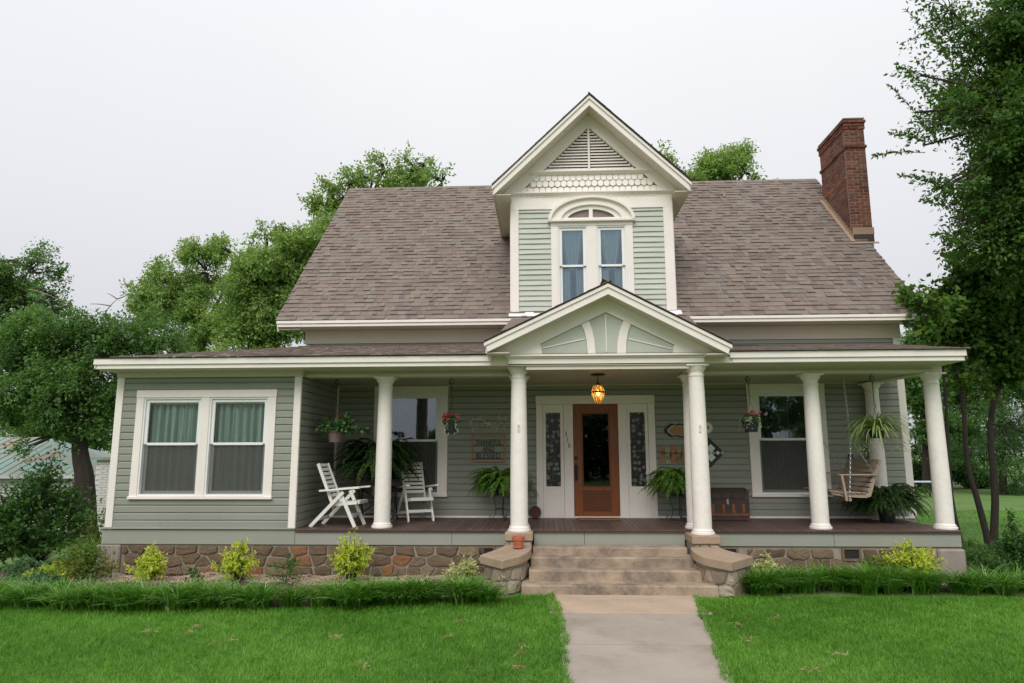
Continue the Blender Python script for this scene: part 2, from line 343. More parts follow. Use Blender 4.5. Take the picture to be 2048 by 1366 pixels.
def _amber():
    m, nt, N, L, out = _new('amber_glass'); t = N.new('ShaderNodeBsdfTransparent'); t.inputs[0].default_value = (1, .72, .36, 1)
    d = N.new('ShaderNodeBsdfTranslucent'); d.inputs[0].default_value = (.95, .55, .18, 1); x = N.new('ShaderNodeMixShader'); x.inputs[0].default_value = .6
    g = N.new('ShaderNodeBsdfGlossy'); g.inputs['Roughness'].default_value = .08; y = N.new('ShaderNodeMixShader'); y.inputs[0].default_value = .07
    L.new(t.outputs[0], x.inputs[1]); L.new(d.outputs[0], x.inputs[2]); L.new(x.outputs[0], y.inputs[1]); L.new(g.outputs[0], y.inputs[2]); L.new(y.outputs[0], out.inputs[0]); return m
M['amber'] = _amber()
def _bulb():
    m, nt, N, L, out = _new('lit_bulb'); e = N.new('ShaderNodeEmission'); e.inputs[0].default_value = (1, .78, .42, 1); e.inputs[1].default_value = 18; L.new(e.outputs[0], out.inputs[0]); return m
M['bulb'] = _bulb()
M['pk0'] = pm('orange_plank', (.36, .19, .085), .6, .15, 9); M['pk1'] = pm('sage_plank', (.34, .33, .17), .6, .15, 9); M['pk2'] = pm('coral_plank', (.42, .16, .085), .6, .15, 9); M['pk3'] = pm('tan_plank', (.32, .23, .12), .6, .15, 9)
M['yellow'] = pm('daisy_yellow', (.55, .3, .03), .7, .1); M['navy'] = pm('quilt_navy', (.03, .03, .04), .6, .1); M['teal'] = pm('quilt_teal', (.3, .4, .39), .6, .08)
M['bluew'] = pm('pale_blue_paint', (.45, .55, .62), .5, .1); M['greenp'] = pm('green_pipe', (.05, .09, .06), .6, .1)
M['nwall'] = pm('old_white_paint', (.55, .53, .52), .7, .12, 1.5, fine=.08, fscale=8, dirt=(.33, .3, .28), dscale=1.2, dth=(.6, .85))
M['nroof'] = pm('rusty_green_metal', (.20, .31, .27), .5, .12, 1.2, fine=.1, fscale=4, dirt=(.3, .16, .09), dscale=.45, dth=(.5, .68))

M['sage_d'] = pm('pale_sage_paint', (.49, .515, .45), .6, .07, 1.1, fine=.05, fscale=25, bump=.12, bscale=40, bstretch=(.2, 1, 2), orand=.06)  # faded tone plus brighter light at dormer and gable, put into the colour
# ================================================================== SETTING
rng = np.random.default_rng(7); R = random.Random(11)
def ss(a, b, x): t = np.clip((x-a)/(b-a), 0, 1); return t*t*(3-2*t)
def gz(x, y):                                        # the ground falls gently to the left of the house
    return -1.0*ss(-9.2, -15, np.asarray(x, float))*ss(-3.5, 5, np.asarray(y, float))
def ground():
    xs = np.unique(np.concatenate([np.linspace(-300, -40, 14), np.linspace(-40, 40, 81), np.linspace(40, 300, 14)]))
    ys = np.unique(np.concatenate([np.linspace(-120, -14, 12), np.linspace(-14, 40, 55), np.linspace(40, 400, 16)]))
    X, Y = np.meshgrid(xs, ys); Z = gz(X, Y); V = np.stack([X, Y, Z], -1).reshape(-1, 3); nx = len(xs)
    i = np.arange(len(ys)-1)[:, None]*nx + np.arange(nx-1)[None]; i = i.ravel()
    o = bpy.data.objects.new('lawn', np_mesh('lawn', V, np.stack([i, i+1, i+nx+1, i+nx], 1), np.full(len(i), .5), M['ground'])); COL.objects.link(o); setp(o, kind='structure')
ground()
WALK_L = [(.07, -1.2), (.09, -1.6), (.15, -2.0), (.20, -2.5), (.19, -5.2), (.16, -9), (.14, -12)]
WALK_R = [(2.04, -1.2), (2.03, -1.6), (1.97, -2.1), (1.90, -2.6), (1.56, -5.2), (1.52, -9), (1.50, -12)]
walk = thing('walkway', None, None); setp(walk, kind='structure')
def wx(tab, y):
    return float(np.interp(-y, [-p[1] for p in tab], [p[0] for p in tab]))
ys_ = [-2.445, -3.9, -5.4, -6.9, -8.4, -10, -12]
for a, b in zip(ys_[:-1], ys_[1:]):
    mb = MB(); y1, y0 = a-.006, b+.006
    mb.ext([(wx(WALK_L, y1)-.05, y1, -.06), (wx(WALK_R, y1)+.05, y1, -.06), (wx(WALK_R, y0)+.05, y0, -.06), (wx(WALK_L, y0)-.05, y0, -.06)], (0, 0, .075))
    part('slab', mb, M['walk'], walk)
mb = MB(); mb.box(.02, 2.08, -2.44, -1.0, -.06, .022, .006); land = part('landing_slab', mb, M['landing']); setp(land, kind='structure')
def bed(x0, x1, line, y1, z, m, nx=70, ny=10):
    xs = np.linspace(x0, x1, nx); V = []
    for v in np.linspace(0, 1, ny):
        for x in xs:
            ya = np.interp(x, [p[0] for p in line], [p[1] for p in line])+.3; y = ya+(y1-ya)*v
            V.append((x, y, z*min(1, v*4+.1)+.02*math.sin(x*3.1+y*5)*min(1, v*3)+.015*math.sin(x*7.7-y*9)*min(1, v*3)+float(gz(x, y))))
    i = (np.arange(ny-1)[:, None]*nx+np.arange(nx-1)[None]).ravel()
    o = bpy.data.objects.new('flower_bed', np_mesh('flower_bed', np.array(V), np.stack([i, i+1, i+nx+1, i+nx], 1), np.full(len(i), .5), m)); COL.objects.link(o); setp(o, kind='structure')
LINE_L = [(-11.5, -2.5), (-7.2, -2.45), (-5.5, -2.56), (-3.8, -2.52), (-2.4, -2.30), (-1.6, -1.98), (-1.0, -1.74)]
LINE_R = [(2.92, -1.30), (3.6, -1.12), (5, -1.1), (6.7, -1.16), (9, -1.2), (11.5, -1.2)]
bed(-11.5, -.95, LINE_L, .2, .035, M['mulch']); bed(2.85, 11.5, LINE_R, .3, .035, M['mulch'])
mb = MB(); mb.ext([(22, 33, .004), (60, 30, .004), (60, 36, .004), (22, 37, .004)], (0, 0, .02)); setp(part('gravel_drive', mb, M['drive']), kind='structure')

# ================================================================== HOUSE
house = thing('house', 'sage green wooden house with white trim, steep brown shingle roof and wide front porch', 'house', (0, 0, 0))
YW, ZD, ZC = 2.05, .787, 3.36
def P(name, mb, m, **k): return part(name, mb, M[m] if isinstance(m, str) else m, house, **k)

# --- foundation of sandstone blocks in mortar
fnd = P('foundation', MB().box(-7.46, -.62, .03, .4, -.6, .525).box(2.70, 6.58, .03, .4, -.6, .525).box(-.62, 2.7, .06, .4, -.2, .5).box(-7.46, -7.2, .4, 6, -1.2, .52).box(6.4, 6.58, .4, 6, -.3, .52), 'smortar')
def stones(fn, L, z0, z1, parent, m, seed, wmin=.24, wmax=.52, skip=(), proud=.03, tmap=None):
    """rubble masonry: uneven cells grown around scattered seeds, each stone proud of its mortar"""
    r = random.Random(seed); asp = 1.75; H = z1-z0; wm = (wmin+wmax)/2; nr = max(2, round(H/(wm*.62))); sd = []
    for j in range(nr):
        x = r.uniform(-.3, .3)*wm
        while x < L+wm*.3:
            sd.append((x+r.uniform(-.12, .12)*wm, z0+H*(j+.5+r.uniform(-.2, .2))/nr)); x += wm*r.uniform(.6, 1.5)
    for (cx, cz) in sd:
        poly = [(0, z0), (L, z0), (L, z1), (0, z1)]
        for (qx, qz) in sd:
            if (qx, qz) == (cx, cz) or abs(qx-cx) > wm*3: continue
            nx, nz = (qx-cx)/asp**2, (qz-cz); mx, mz = (qx+cx)/2, (qz+cz)/2; out = []
            for k in range(len(poly)):
                p, q = poly[k], poly[(k+1) % len(poly)]; dp = (p[0]-mx)*nx+(p[1]-mz)*nz; dq = (q[0]-mx)*nx+(q[1]-mz)*nz
                if dp <= 0: out.append(p)
                if dp*dq < 0: t = dp/(dp-dq); out.append((p[0]+(q[0]-p[0])*t, p[1]+(q[1]-p[1])*t))
            poly = out
            if len(poly) < 3: break
        if len(poly) < 3: continue
        c = (sum(p[0] for p in poly)/len(poly), sum(p[1] for p in poly)/len(poly))
        if any(s[0] < c[0] < s[1] for s in skip): continue
        w_ = max(p[0] for p in poly)-min(p[0] for p in poly); h_ = max(p[1] for p in poly)-min(p[1] for p in poly)
        if min(w_, h_) < .05: continue
        ring = []; g = r.uniform(.006, .016)
        for k in range(len(poly)):
            p, q = poly[k], poly[(k+1) % len(poly)]; e = math.hypot(q[0]-p[0], q[1]-p[1])
            if e < .02: continue
            for t in ((.1, .5, .9) if e > .12 else (.12, .88)):
                x, z = p[0]+(q[0]-p[0])*t, p[1]+(q[1]-p[1])*t; d = math.hypot(c[0]-x, c[1]-z)+1e-6; s = min(.4, (g+r.uniform(0, .009))/d*1.15)
                ring.append((x+(c[0]-x)*s, z+(c[1]-z)*s))
        n = len(ring)
        if n < 3: continue
        rf_ = lambda s: [(c[0]+(p[0]-c[0])*s, c[1]+(p[1]-c[1])*s) for p in ring]
        th = proud*r.uniform(.7, 1.25); tx, tz = r.uniform(-.06, .06), r.uniform(-.08, .08)
        hh = lambda p, k: max(.004, th*k+(p[0]-c[0])*tx+(p[1]-c[1])*tz+r.uniform(-.0045, .0045))
        i1, i2 = rf_(.93), rf_(.55)
        V = [fn(*p, -.012) for p in ring]+[fn(*p, th*.55) for p in ring]+[fn(*p, hh(p, 1)) for p in i1]+[fn(*p, hh(p, 1.12)) for p in i2]+[fn(*c, th*1.12+r.uniform(-.005, .005))]
        F = []
        for k in (0, n, 2*n): F += [(k+i, k+(i+1) % n, k+n+(i+1) % n, k+n+i) for i in range(n)]
        F += [(3*n+i, 3*n+(i+1) % n, 4*n) for i in range(n)]
        part('stone', MB().add(V, F, r.choice(tmap) if tmap else r.random()), m, parent)
stones(lambda u, z, h: (-7.1+u, .03-h, z), 6.1, .03, .515, fnd, M['stone'], 5, .19, .36, tmap=[0, .1, .15, .2, .3, .35, .42, .5, .55, .6, .75, .95])
stones(lambda u, z, h: (3.22+u, .03-h, z), 2.95, .02, .5, fnd, M['stone'], 9, .20, .38, skip=[(1.48, 1.80)], tmap=[0, .1, .15, .2, .3, .35, .42, .5, .6, .75])
part('corner_block', MB().box(-7.53, -7.12, -.03, .42, -.3, .52, .02), M['concb'], fnd)
part('corner_block', MB().box(6.2, 6.62, -.03, .42, -.2, .5, .03), M['concb'], fnd)
for x in (-.98, 2.93, 4.86):
    part('vent', MB().box(x-.15, x+.15, -.005, .04, .31, .345).box(x-.15, x+.15, -.005, .04, .485, .515).box(x-.15, x-.115, -.005, .04, .345, .485).box(x+.115, x+.15, -.005, .04, .345, .485), M['stone'], fnd)
    part('vent_dark_plate', MB().box(x-.115, x+.115, .012, .03, .345, .485), M['dark'], fnd)  # solid dark plate paints the shade inside the vent hole

# --- skirt boards
for (a, b) in ((-7.47, -4.17), (-4.165, -1.55), (-1.545, -.62)):
    P('skirt_board', MB().box(a, b, -.002, .035, .53, .765, .004), 'sage_panel')
for (a, b) in ((-.2, .62), (.625, 2.24)): P('skirt_board', MB().box(a, b, .0, .035, .53, .757, .004), 'sage_panel')
for (a, b) in ((2.68, 4.6), (4.605, 6.58)): P('skirt_board', MB().box(a, b, -.002, .035, .53, .757, .004), 'sage_panel')
P('skirt_board', MB().box(6.55, 6.58, .04, 2.05, .53, .755), 'white')
P('sill_ledge', MB().box(-7.47, -4.16, -.035, .05, .775, .805, .006), 'sage_panel')

# --- porch floor of planks
pf = P('porch_floor', MB().box(-4.15, 6.57, .04, 2.04, .66, .755), 'dark')
x = -4.16
while x < 6.56:
    w = .0895
    part('plank', MB().box(x+.0015, min(x+w-.0015, 6.6), -.04, 2.045, .76, ZD-R.uniform(0, .003), .003), M['deck'], pf); x += w
part('edge_trim', MB().box(-4.16, 6.6, -.03, .0, .738, .759), M['deck'], pf)

# --- sheathing: boxes behind the boards, with window openings left out
def wall_boxes(mb, x0, x1, z0, z1, y0, y1, ops):
    xs = sorted({x0, x1, *[o[0] for o in ops], *[o[1] for o in ops]})
    for a, b in zip(xs[:-1], xs[1:]):
        hs = [(z0, z1)]
        for o in ops:
            if o[0] < b-1e-6 and o[1] > a+1e-6:
                hs = [s for (c, d) in hs for s in ((c, min(d, o[2])), (max(c, o[3]), d)) if s[1]-s[0] > 1e-4]
        for c, d in hs: mb.box(a, b, y0, y1, c, d)
    return mb
def boards(parent, x0, x1, z0, z1, Y, ops, exp=.122, m='sage', warp=.0016, side=None, thick=.023, clap=False):
    z = z0; k = 0
    while z < z1-.01:
        h = min(exp, z1-z); segs = [(x0, x1)]; zc = z+h*.5
        for o in ops:
            if o[2] < zc < o[3]:
                segs = [s for (a, b) in segs for s in ((a, min(b, o[0])), (max(a, o[1]), b)) if s[1]-s[0] > .02]
        cut = []
        for a, b in segs:                             # boards butt end to end at random joints
            if b-a > 2.6: c = a+(b-a)*R.uniform(.25, .75); cut += [(a, c-.001), (c+.001, b)]
            else: cut.append((a, b))
        for a, b in cut:
            w = [R.uniform(-warp, warp) for _ in range(4)]
            if clap: pr = [(0.0, 0), (thick+.006, 0.0), (thick+.004, .012), (.004, h+.012), (0, h+.012)]
            else: pr = [(0.0, .0), (thick, .0), (thick+.001, .006), (thick, h*.74), (thick*.5, h*.86), (.002, h*.975), (0, h*.985)]
            n = 4 if clap else 1
            mb = MB(); V = []
            for i in range(n+1):
                u = a+(b-a)*i/n; dz = w[0]+(w[1]-w[0])*i/n if warp else 0; bow = math.sin(PI*i/n)*w[2] if warp else 0
                dy = math.sin(PI*(i/n))*abs(w[3])*1.2 if warp else 0
                for (d, e) in pr:
                    if side is None: V.append((u, Y-d-(dy if d > .005 else 0), z+e+dz+bow))
                    else: V.append((side+d, u, z+e))
            q = len(pr); F = [tuple(range(q)), tuple(n*q+j for j in range(q))]
            for i in range(n): F += [(i*q+j, i*q+(j+1) % q, (i+1)*q+(j+1) % q, (i+1)*q+j) for j in range(q)]
            part('clapboard', mb.add(V, F), M[m], parent)
        z += exp; k += 1

# --- a sash window unit: casing with its sashes, panes, screen, curtain and a near-black sheet for the unlit room
def window(x0, x1, z0, z1, Y, units, cw, mull, rail, glass, curtain, sash=.055, head=None, sill=True, screen=True, name='window', label=None, casing=True):
    head = head or cw; w = thing(name, None, None); w.parent = house
    if label: w['label'] = label
    mb = MB()
    if casing:
        mb.box(x0, x0+cw, Y-.045, Y+.06, z0, z1-head-.002, .004).box(x1-cw, x1, Y-.045, Y+.06, z0, z1-head-.002, .004).box(x0-.006, x1+.006, Y-.05, Y+.06, z1-head, z1, .004)
    if sill: mb.box(x0-.012, x1+.012, Y-.075, Y+.06, z0-.006, z0+.042, .006)
    ix0, ix1 = x0+cw, x1-cw; uw = (ix1-ix0-mull*(units-1))/units; za, zb = z0+.045, z1-head
    for k in range(1, units): mb.box(ix0+uw*k+mull*(k-1), ix0+(uw+mull)*k, Y-.043, Y+.06, za, zb, .004)
    part('casing', mb, M['white'], w)
    for k in range(units):
        a = ix0+k*(uw+mull); b = a+uw; t = .028
        part('frame', MB().box(a, a+t, Y-.028, Y+.07, za, zb).box(b-t, b, Y-.028, Y+.07, za, zb).box(a+t, b-t, Y-.028, Y+.07, zb-t, zb).box(a+t, b-t, Y-.03, Y+.07, za, za+t*1.1), M['whitev'], w)
        c, d, e, f = a+t, b-t, za+t*1.1, zb-t
        up = part('upper_sash', MB().box(c, c+sash, Y+.0, Y+.035, rail, f-.002, .004).box(d-sash, d, Y+.0, Y+.035, rail, f-.002, .004).box(c+sash, d-sash, Y+.0, Y+.035, f-sash, f-.002, .004).box(c+sash, d-sash, Y+.0, Y+.035, rail-.02, rail+.025, .004), M['whitev'], w)
        part('pane', MB().box(c+sash-.004, d-sash+.004, Y+.015, Y+.02, rail+.02, f-sash+.004), M[glass], up)
        lo = part('lower_sash', MB().box(c, c+sash, Y+.042, Y+.07, e, rail-.004).box(d-sash, d, Y+.042, Y+.07, e, rail-.004).box(c+sash, d-sash, Y+.042, Y+.07, e, e+sash), M['whitev'], w)
        part('pane', MB().box(c+sash-.004, d-sash+.004, Y+.053, Y+.057, e+sash-.004, rail-.004), M['glass'] if screen else M[glass], lo)
        if screen: part('insect_screen', MB().box(c+.004, d-.004, Y+.034, Y+.0355, e+.004, rail-.022), M['screen'], w)
        curtain(w, c+.02, d-.02, e, f, Y+.13, rail)
        part('unlit_room_sheet', MB().box(c-.06, d+.06, Y+.5, Y+.52, e-.1, f+.1), M['dark'], w)  # near-black sheet paints the darkness of the room behind
    return w
def _screen():
    m, nt, N, L, out = _new('insect_screen'); t = N.new('ShaderNodeBsdfTransparent'); d = N.new('ShaderNodeBsdfDiffuse'); d.inputs[0].default_value = (.13, .127, .122, 1)
    x_ = N.new('ShaderNodeMixShader'); x_.inputs[0].default_value = .38; L.new(t.outputs[0], x_.inputs[1]); L.new(d.outputs[0], x_.inputs[2]); L.new(x_.outputs[0], out.inputs[0]); return m
M['screen'] = _screen()
def drape(x0, x1, z0, z1, Y, amp, folds, seed, shape=None, nx=90, nz=7):
    r = random.Random(seed); V = []; F = []; ph = [r.uniform(0, 6) for _ in range(4)]
    for j in range(nz+1):
        v = j/nz; z = z0+(z1-z0)*v
        for i in range(nx+1):
            u = i/nx; a, b = shape(v) if shape else (0, 1)
            xx = x0+(x1-x0)*(a+(b-a)*u)
            y = amp*(math.sin(folds*2*PI*u+ph[0]+.4*math.sin(3*v+ph[3]))+.5*math.sin(folds*3.7*u*PI+ph[1])+.4*math.sin(folds*.9*PI*u+ph[2]))
            V.append((xx, Y+y, z))
    for j in range(nz):
        for i in range(nx): k = j*(nx+1)+i; F.append((k, k+1, k+nx+2, k+nx+1))
    return MB().add(V, F)
def cur_wing(w, a, b, e, f, Y, rail):
    part('curtain', drape(a, b, e, f-.07, Y, .034, 8, int(a*97) & 255), M['curt_g'], w, smooth=True, fix=False)
    part('curtain_rail', MB().box(a, b, Y-.02, Y+.0, f-.075, f-.035), M['whitev'], w)
def cur_lace(w, a, b, e, f, Y, rail):
    part('curtain', drape(a, b, e, f, Y, .016, 14, int(a*31) & 255), M['curt_d'], w, smooth=True, fix=False)
def cur_dorm(w, a, b, e, f, Y, rail):
    g = lambda v: (.5-.5*(.42+.58*max(0, (v-.12))**.8), .5+.5*(.42+.58*max(0, (v-.12))**.8))
    part('curtain', drape(a, b, rail-.05, f, Y, .018, 6, 3, g), M['curt_w'], w, smooth=True, fix=False)
    part('curtain', drape(a+.01, a+(b-a)*.42, e, rail-.05, Y+.02, .02, 4, 8), M['curt_w'], w, smooth=True, fix=False); part('curtain', drape(a+(b-a)*.62, b-.01, e, rail-.05, Y+.02, .02, 4, 9), M['curt_w'], w, smooth=True, fix=False)

# --- left wing (enclosed end of the porch)
ZWT = 3.33
ww = (-7.05, -4.595, 1.27, 3.11)
wing = P('wing_wall', wall_boxes(MB(), -7.40, -4.19, .78, 3.5, .02, .12, [(ww[0]+.1, ww[1]-.1, ww[2]+.05, ww[3]-.1)]).box(-7.40, -7.3, .12, 6, .5, 3.5).box(-4.29, -4.19, .12, 2.04, .75, 3.5), 'sage')
boards(wing, -7.30, -4.29, .806, ZWT, .02, [(ww[0]+.03, ww[1]-.03, ww[2]+.03, ww[3]-.03)])
boards(wing, .03, 2.03, .79, ZWT, 0, [], side=-4.19)
P('corner_board', MB().box(-7.425, -7.30, -.022, .1, .806, ZWT, .004), 'white')
P('corner_board', MB().box(-4.29, -4.17, -.022, .03, .79, ZWT, .004), 'white')
P('corner_board', MB().box(-4.172, -4.13, 1.99, 2.03, .79, ZC, .003), 'white')
window(*ww, .02, 2, .13, .135, 2.185, 'glass', cur_wing)
P('frieze_board', MB().box(-7.43, -4.16, -.03, .1, ZWT+.001, 3.46, .004), 'soffit')

# --- main wall behind the porch
w1 = (-3.40, -1.925, 1.19, ZC-.012); w2 = (3.935, 5.42, 1.19, ZC-.012); dr = (-.174, 2.139, .78, 3.14)
ops = [w1, w2, dr]
mw = P('front_wall', wall_boxes(MB(), -4.85, 6.93, .5, 4.56, YW, YW+.12, [(o[0]+.1, o[1]-.1, o[2]+.04, o[3]-.1) for o in (w1, w2)]+[(-.05, 2.02, .78, 3.0)])
       .box(-4.85, -4.73, YW+.12, 10.4, .5, 4.56).box(6.81, 6.93, YW+.12, 10.4, .5, 4.56).box(-4.73, 6.81, 10.3, 10.4, .5, 4.56), 'sage')
boards(mw, -4.17, 6.83, .83, ZC, YW, [(o[0]+.03, o[1]-.03, o[2]-.03, o[3]+.05) for o in ops])
boards(mw, -4.83, 6.83, 3.9, 4.23, YW, [])
P('base_board', MB().box(-4.17, -.174, YW-.02, YW, .79, .828).box(2.139, 6.82, YW-.02, YW, .79, .828), 'white')
P('corner_board', MB().box(6.82, 6.96, YW-.03, YW+.14, .79, 4.55, .005), 'white')
P('corner_board', MB().box(-4.87, -4.76, YW-.03, YW+.1, 3.6, 4.2, .005), 'white')
P('frieze_board', MB().box(-4.87, 6.97, YW-.032, YW+.01, 4.225, 4.50, .005), 'soffit')
cw_ = dict(sash=.05)
window(*w1, YW, 1, .165, .1, 2.27, 'glass_p', cur_lace, head=.165, label='porch window behind the first round column', **cw_)
window(*w2, YW, 1, .165, .1, 2.27, 'glass_p', cur_lace, head=.165, label='porch window beside the trunk and swing', **cw_)

# --- entrance: surround, door, sidelights
ent = thing('entrance_surround', None, None); ent.parent = house
part('casing', MB().box(dr[0], dr[0]+.13, YW-.05, YW+.05, ZD, 2.972, .004).box(dr[1]-.13, dr[1], YW-.05, YW+.05, ZD, 2.972, .004).box(dr[0]-.008, dr[1]+.008, YW-.055, YW+.05, 2.974, 3.14, .005)
     .box(.365, .545, YW-.048, YW+.05, ZD, 2.972, .004).box(1.425, 1.59, YW-.048, YW+.05, ZD, 2.972, .004), M['white'], ent)
for (a, b, c, d) in ((-.042, .363, .012, .296), (1.592, 2.007, 1.655, 1.945)):
    sl_ = part('sidelight', MB().box(a, c, YW-.02, YW+.02, ZD, 2.97, .003).box(d, b, YW-.02, YW+.02, ZD, 2.97, .003).box(c, d, YW-.02, YW+.02, 2.806, 2.97, .003).box(c, d, YW-.02, YW+.02, ZD, 1.382, .003), M['white'], ent)
    part('lace_pane', MB().box(c-.003, d+.003, YW+.0, YW+.008, 1.38, 2.81), M['lace'] if 'lace' in M else None, sl_)
door = thing('front_door', None, None); door.parent = house
a, b, z0, z1, g0, g1, gz0, gz1 = .548, 1.422, .822, 2.968, .715, 1.255, 1.375, 2.795
part('door_frame', MB().box(a, g0, YW-.01, YW+.035, z0, z1, .003).box(g1, b, YW-.01, YW+.035, z0, z1, .003).box(g0, g1, YW-.01, YW+.035, gz1, z1, .003).box(g0, g1, YW-.01, YW+.035, z0, z0+.09, .003).box(g0, g1, YW-.01, YW+.035, gz0-.075, gz0, .003), M['door'], door)
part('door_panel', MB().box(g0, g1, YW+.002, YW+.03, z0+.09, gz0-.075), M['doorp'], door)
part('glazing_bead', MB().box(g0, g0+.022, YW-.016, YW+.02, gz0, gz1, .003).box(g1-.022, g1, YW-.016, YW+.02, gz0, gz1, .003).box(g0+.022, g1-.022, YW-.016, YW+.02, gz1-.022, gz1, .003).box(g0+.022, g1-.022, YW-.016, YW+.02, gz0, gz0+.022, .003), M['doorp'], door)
part('pane', MB().box(g0+.02, g1-.02, YW+.0, YW+.006, gz0+.02, gz1-.02), M['glass_d'], door)
part('unlit_room_sheet', MB().box(g0, g1, YW+.06, YW+.08, gz0, gz1), M['dark'], door)  # near-black sheet paints the dark hall behind the door glass
part('threshold', MB().box(a-.01, b+.01, YW-.07, YW+.03, ZD+.001, ZD+.032, .005), M['white'], door)
hx = .595
part('deadbolt', MB().lathe([(.001, 0), (.034, .002), (.034, .02), (.02, .026), (.001, .027)], n=16), M['black'], door).matrix_local = Matrix.Translation((hx, YW-.012, 1.925)) @ Matrix.Rotation(PI/2, 4, 'X')
part('handle', MB().box(hx-.03, hx+.03, YW-.022, YW-.01, 1.49, 1.80, .006).tube([(hx, YW-.02, 1.77), (hx, YW-.065, 1.74), (hx, YW-.075, 1.65), (hx, YW-.06, 1.56), (hx, YW-.02, 1.53)], .011, 8), M['black'], door)
for i, (ch, xx, zz) in enumerate((('3', .405, 2.383), ('1', .437, 2.272), ('0', .468, 2.158))):
    part('house_number', text_mb(ch, .125, .004, lambda c, xx=xx, zz=zz: (xx+c.x*.8, YW-.054-c.z, zz+c.y)), M['black'], house)

# --- porch ceiling, beams, fascia, soffit
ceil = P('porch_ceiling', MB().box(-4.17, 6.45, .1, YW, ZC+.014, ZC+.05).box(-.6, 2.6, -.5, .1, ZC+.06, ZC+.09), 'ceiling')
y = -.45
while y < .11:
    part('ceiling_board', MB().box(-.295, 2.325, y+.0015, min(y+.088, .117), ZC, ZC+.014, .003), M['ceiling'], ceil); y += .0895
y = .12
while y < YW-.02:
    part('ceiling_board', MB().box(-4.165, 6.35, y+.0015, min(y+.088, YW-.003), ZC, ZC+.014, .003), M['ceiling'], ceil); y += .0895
P('crown_moulding', MB().ext([(-4.13, YW-.002, ZC-.002), (-4.13, YW-.03, ZC-.002), (-4.13, YW-.002, ZC-.04)], (10.95, 0, 0)), 'soffit')
P('porch_beam', MB().box(-4.16, -.31, .12, .38, 3.33, 3.48, .004), 'soffit'); P('porch_beam', MB().box(2.34, 6.62, .12, .38, 3.33, 3.48, .004), 'soffit')
P('ceiling_edge', MB().box(-.3, 2.33, -.472, -.452, 3.358, 3.431), 'soffit')
P('porch_beam', MB().ext([(6.36, .38, 3.33), (6.61, .38, 3.33), (6.38, 2.04, 3.33), (6.13, 2.04, 3.33)], (0, 0, .15)), 'soffit')
P('entry_beam', MB().box(-.57, -.30, -.32, .12, 3.345, 3.5, .004).box(2.33, 2.60, -.35, .12, 3.345, 3.5, .004), 'soffit')
for q in ((-7.55, -.56, -.47, .12, 3.432, 3.45), (2.56, 6.66, -.47, .12, 3.445, 3.463), (6.61, 6.66, .12, 6, 3.445, 3.463), (-7.55, -7.42, .12, 6, 3.432, 3.45)): P('soffit_board', MB().box(*q), 'soffit')
for (a, b, c, z) in ((-7.56, -.86, 0, 3.43), (2.98, 6.675, 0, 3.45)):
    P('fascia_board', MB().box(a+.04, b-.02, -.475, -.45, z, z+.085, .003), 'white')
    P('fascia_board', MB().box(a, b, -.505, -.478, z+.07, z+.178, .003), 'white')
P('fascia_board', MB().box(6.65, 6.675, -.47, 6, 3.45, 3.628), 'white'); P('fascia_board', MB().box(-7.56, -7.535, -.47, 6, 3.43, 3.608), 'white')

# --- columns
def column(x, y, zb, zt, rb, rt, label):
    H = zt-zb; c = thing('column', None, None, (x, y, zb)); c.parent = house; c['label'] = label
    prof = []
    for i in range(13):
        t = i/12; prof.append((rb-(rb-rt)*(max(0, (t-.22))/.78)**1.5, .085+(H-.27)*t))
    part('shaft', MB().lathe(prof, n=32), M['column'], c, smooth=True)
    part('base', MB().lathe([(rb*1.27, 0), (rb*1.29, .016), (rb*1.27, .034), (rb*1.12, .037), (rb*1.14, .05), (rb*1.14, .062), (rb*1.04, .074), (rb*1.0, .09)], n=32), M['column'], c, smooth=True)
    part('capital', MB().lathe([(rt, H-.19), (rt*1.09, H-.188), (rt*1.1, H-.168), (rt, H-.165), (rt, H-.115), (rt*1.1, H-.11), (rt*1.24, H-.075), (rt*1.38, H-.045), (rt*1.42, H-.03)], n=32).box(-rt*1.48, rt*1.48, -rt*1.48, rt*1.48, H-.03, H-.001, .004), M['column'], c, smooth=True)
    return c
column(-2.77, .25, ZD, 3.33, .138, .118, 'round porch column between the white chairs')
column(-.44, .25, ZD, 3.33, .138, .118, 'porch column hidden behind the left entry column')
column(2.475, .25, ZD, 3.33, .138, .118, 'porch column just behind the right entry column')
column(4.5, .25, ZD, 3.33, .138, .118, 'porch column in front of the swing')
column(6.49, .25, ZD, 3.33, .138, .118, 'porch column at the open right corner')
column(6.25, 1.87, ZD, 3.33, .138, .118, 'porch column against the wall behind the swing')
for (x, y, zb, lab) in ((-.432, -.2, .78, 'entry column left of the steps'), (2.462, -.32, .755, 'entry column right of the steps')):
    c = column(x, y, zb, 3.43, .143, .122, lab)
    part('hook_plate', MB().box(-.016, .016, -.15, -.125, 1.58, 1.70, .004).tube([(0, -.145, 1.665), (0, -.17, 1.67), (0, -.172, 1.695)], .005, 6), M['scroll'], c)
    ped = P('column_pedestal', MB().box(x-.2, x+.2, y-.2, .0, -.1, zb-.125), 'smortar')
    part('pedestal_cap', MB().box(x-.222, x+.222, y-.245, .02, zb-.13, zb-.001, .014), M['lcap'] if 'lcap' in M else M['conc'], ped)
    stones(lambda u, z, h, x=x, y=y: (x-.2+u, y-.2-h, z), .4, zb-.45, zb-.13, ped, M['lstone'], int(x*10)+40, .12, .25, proud=.02)
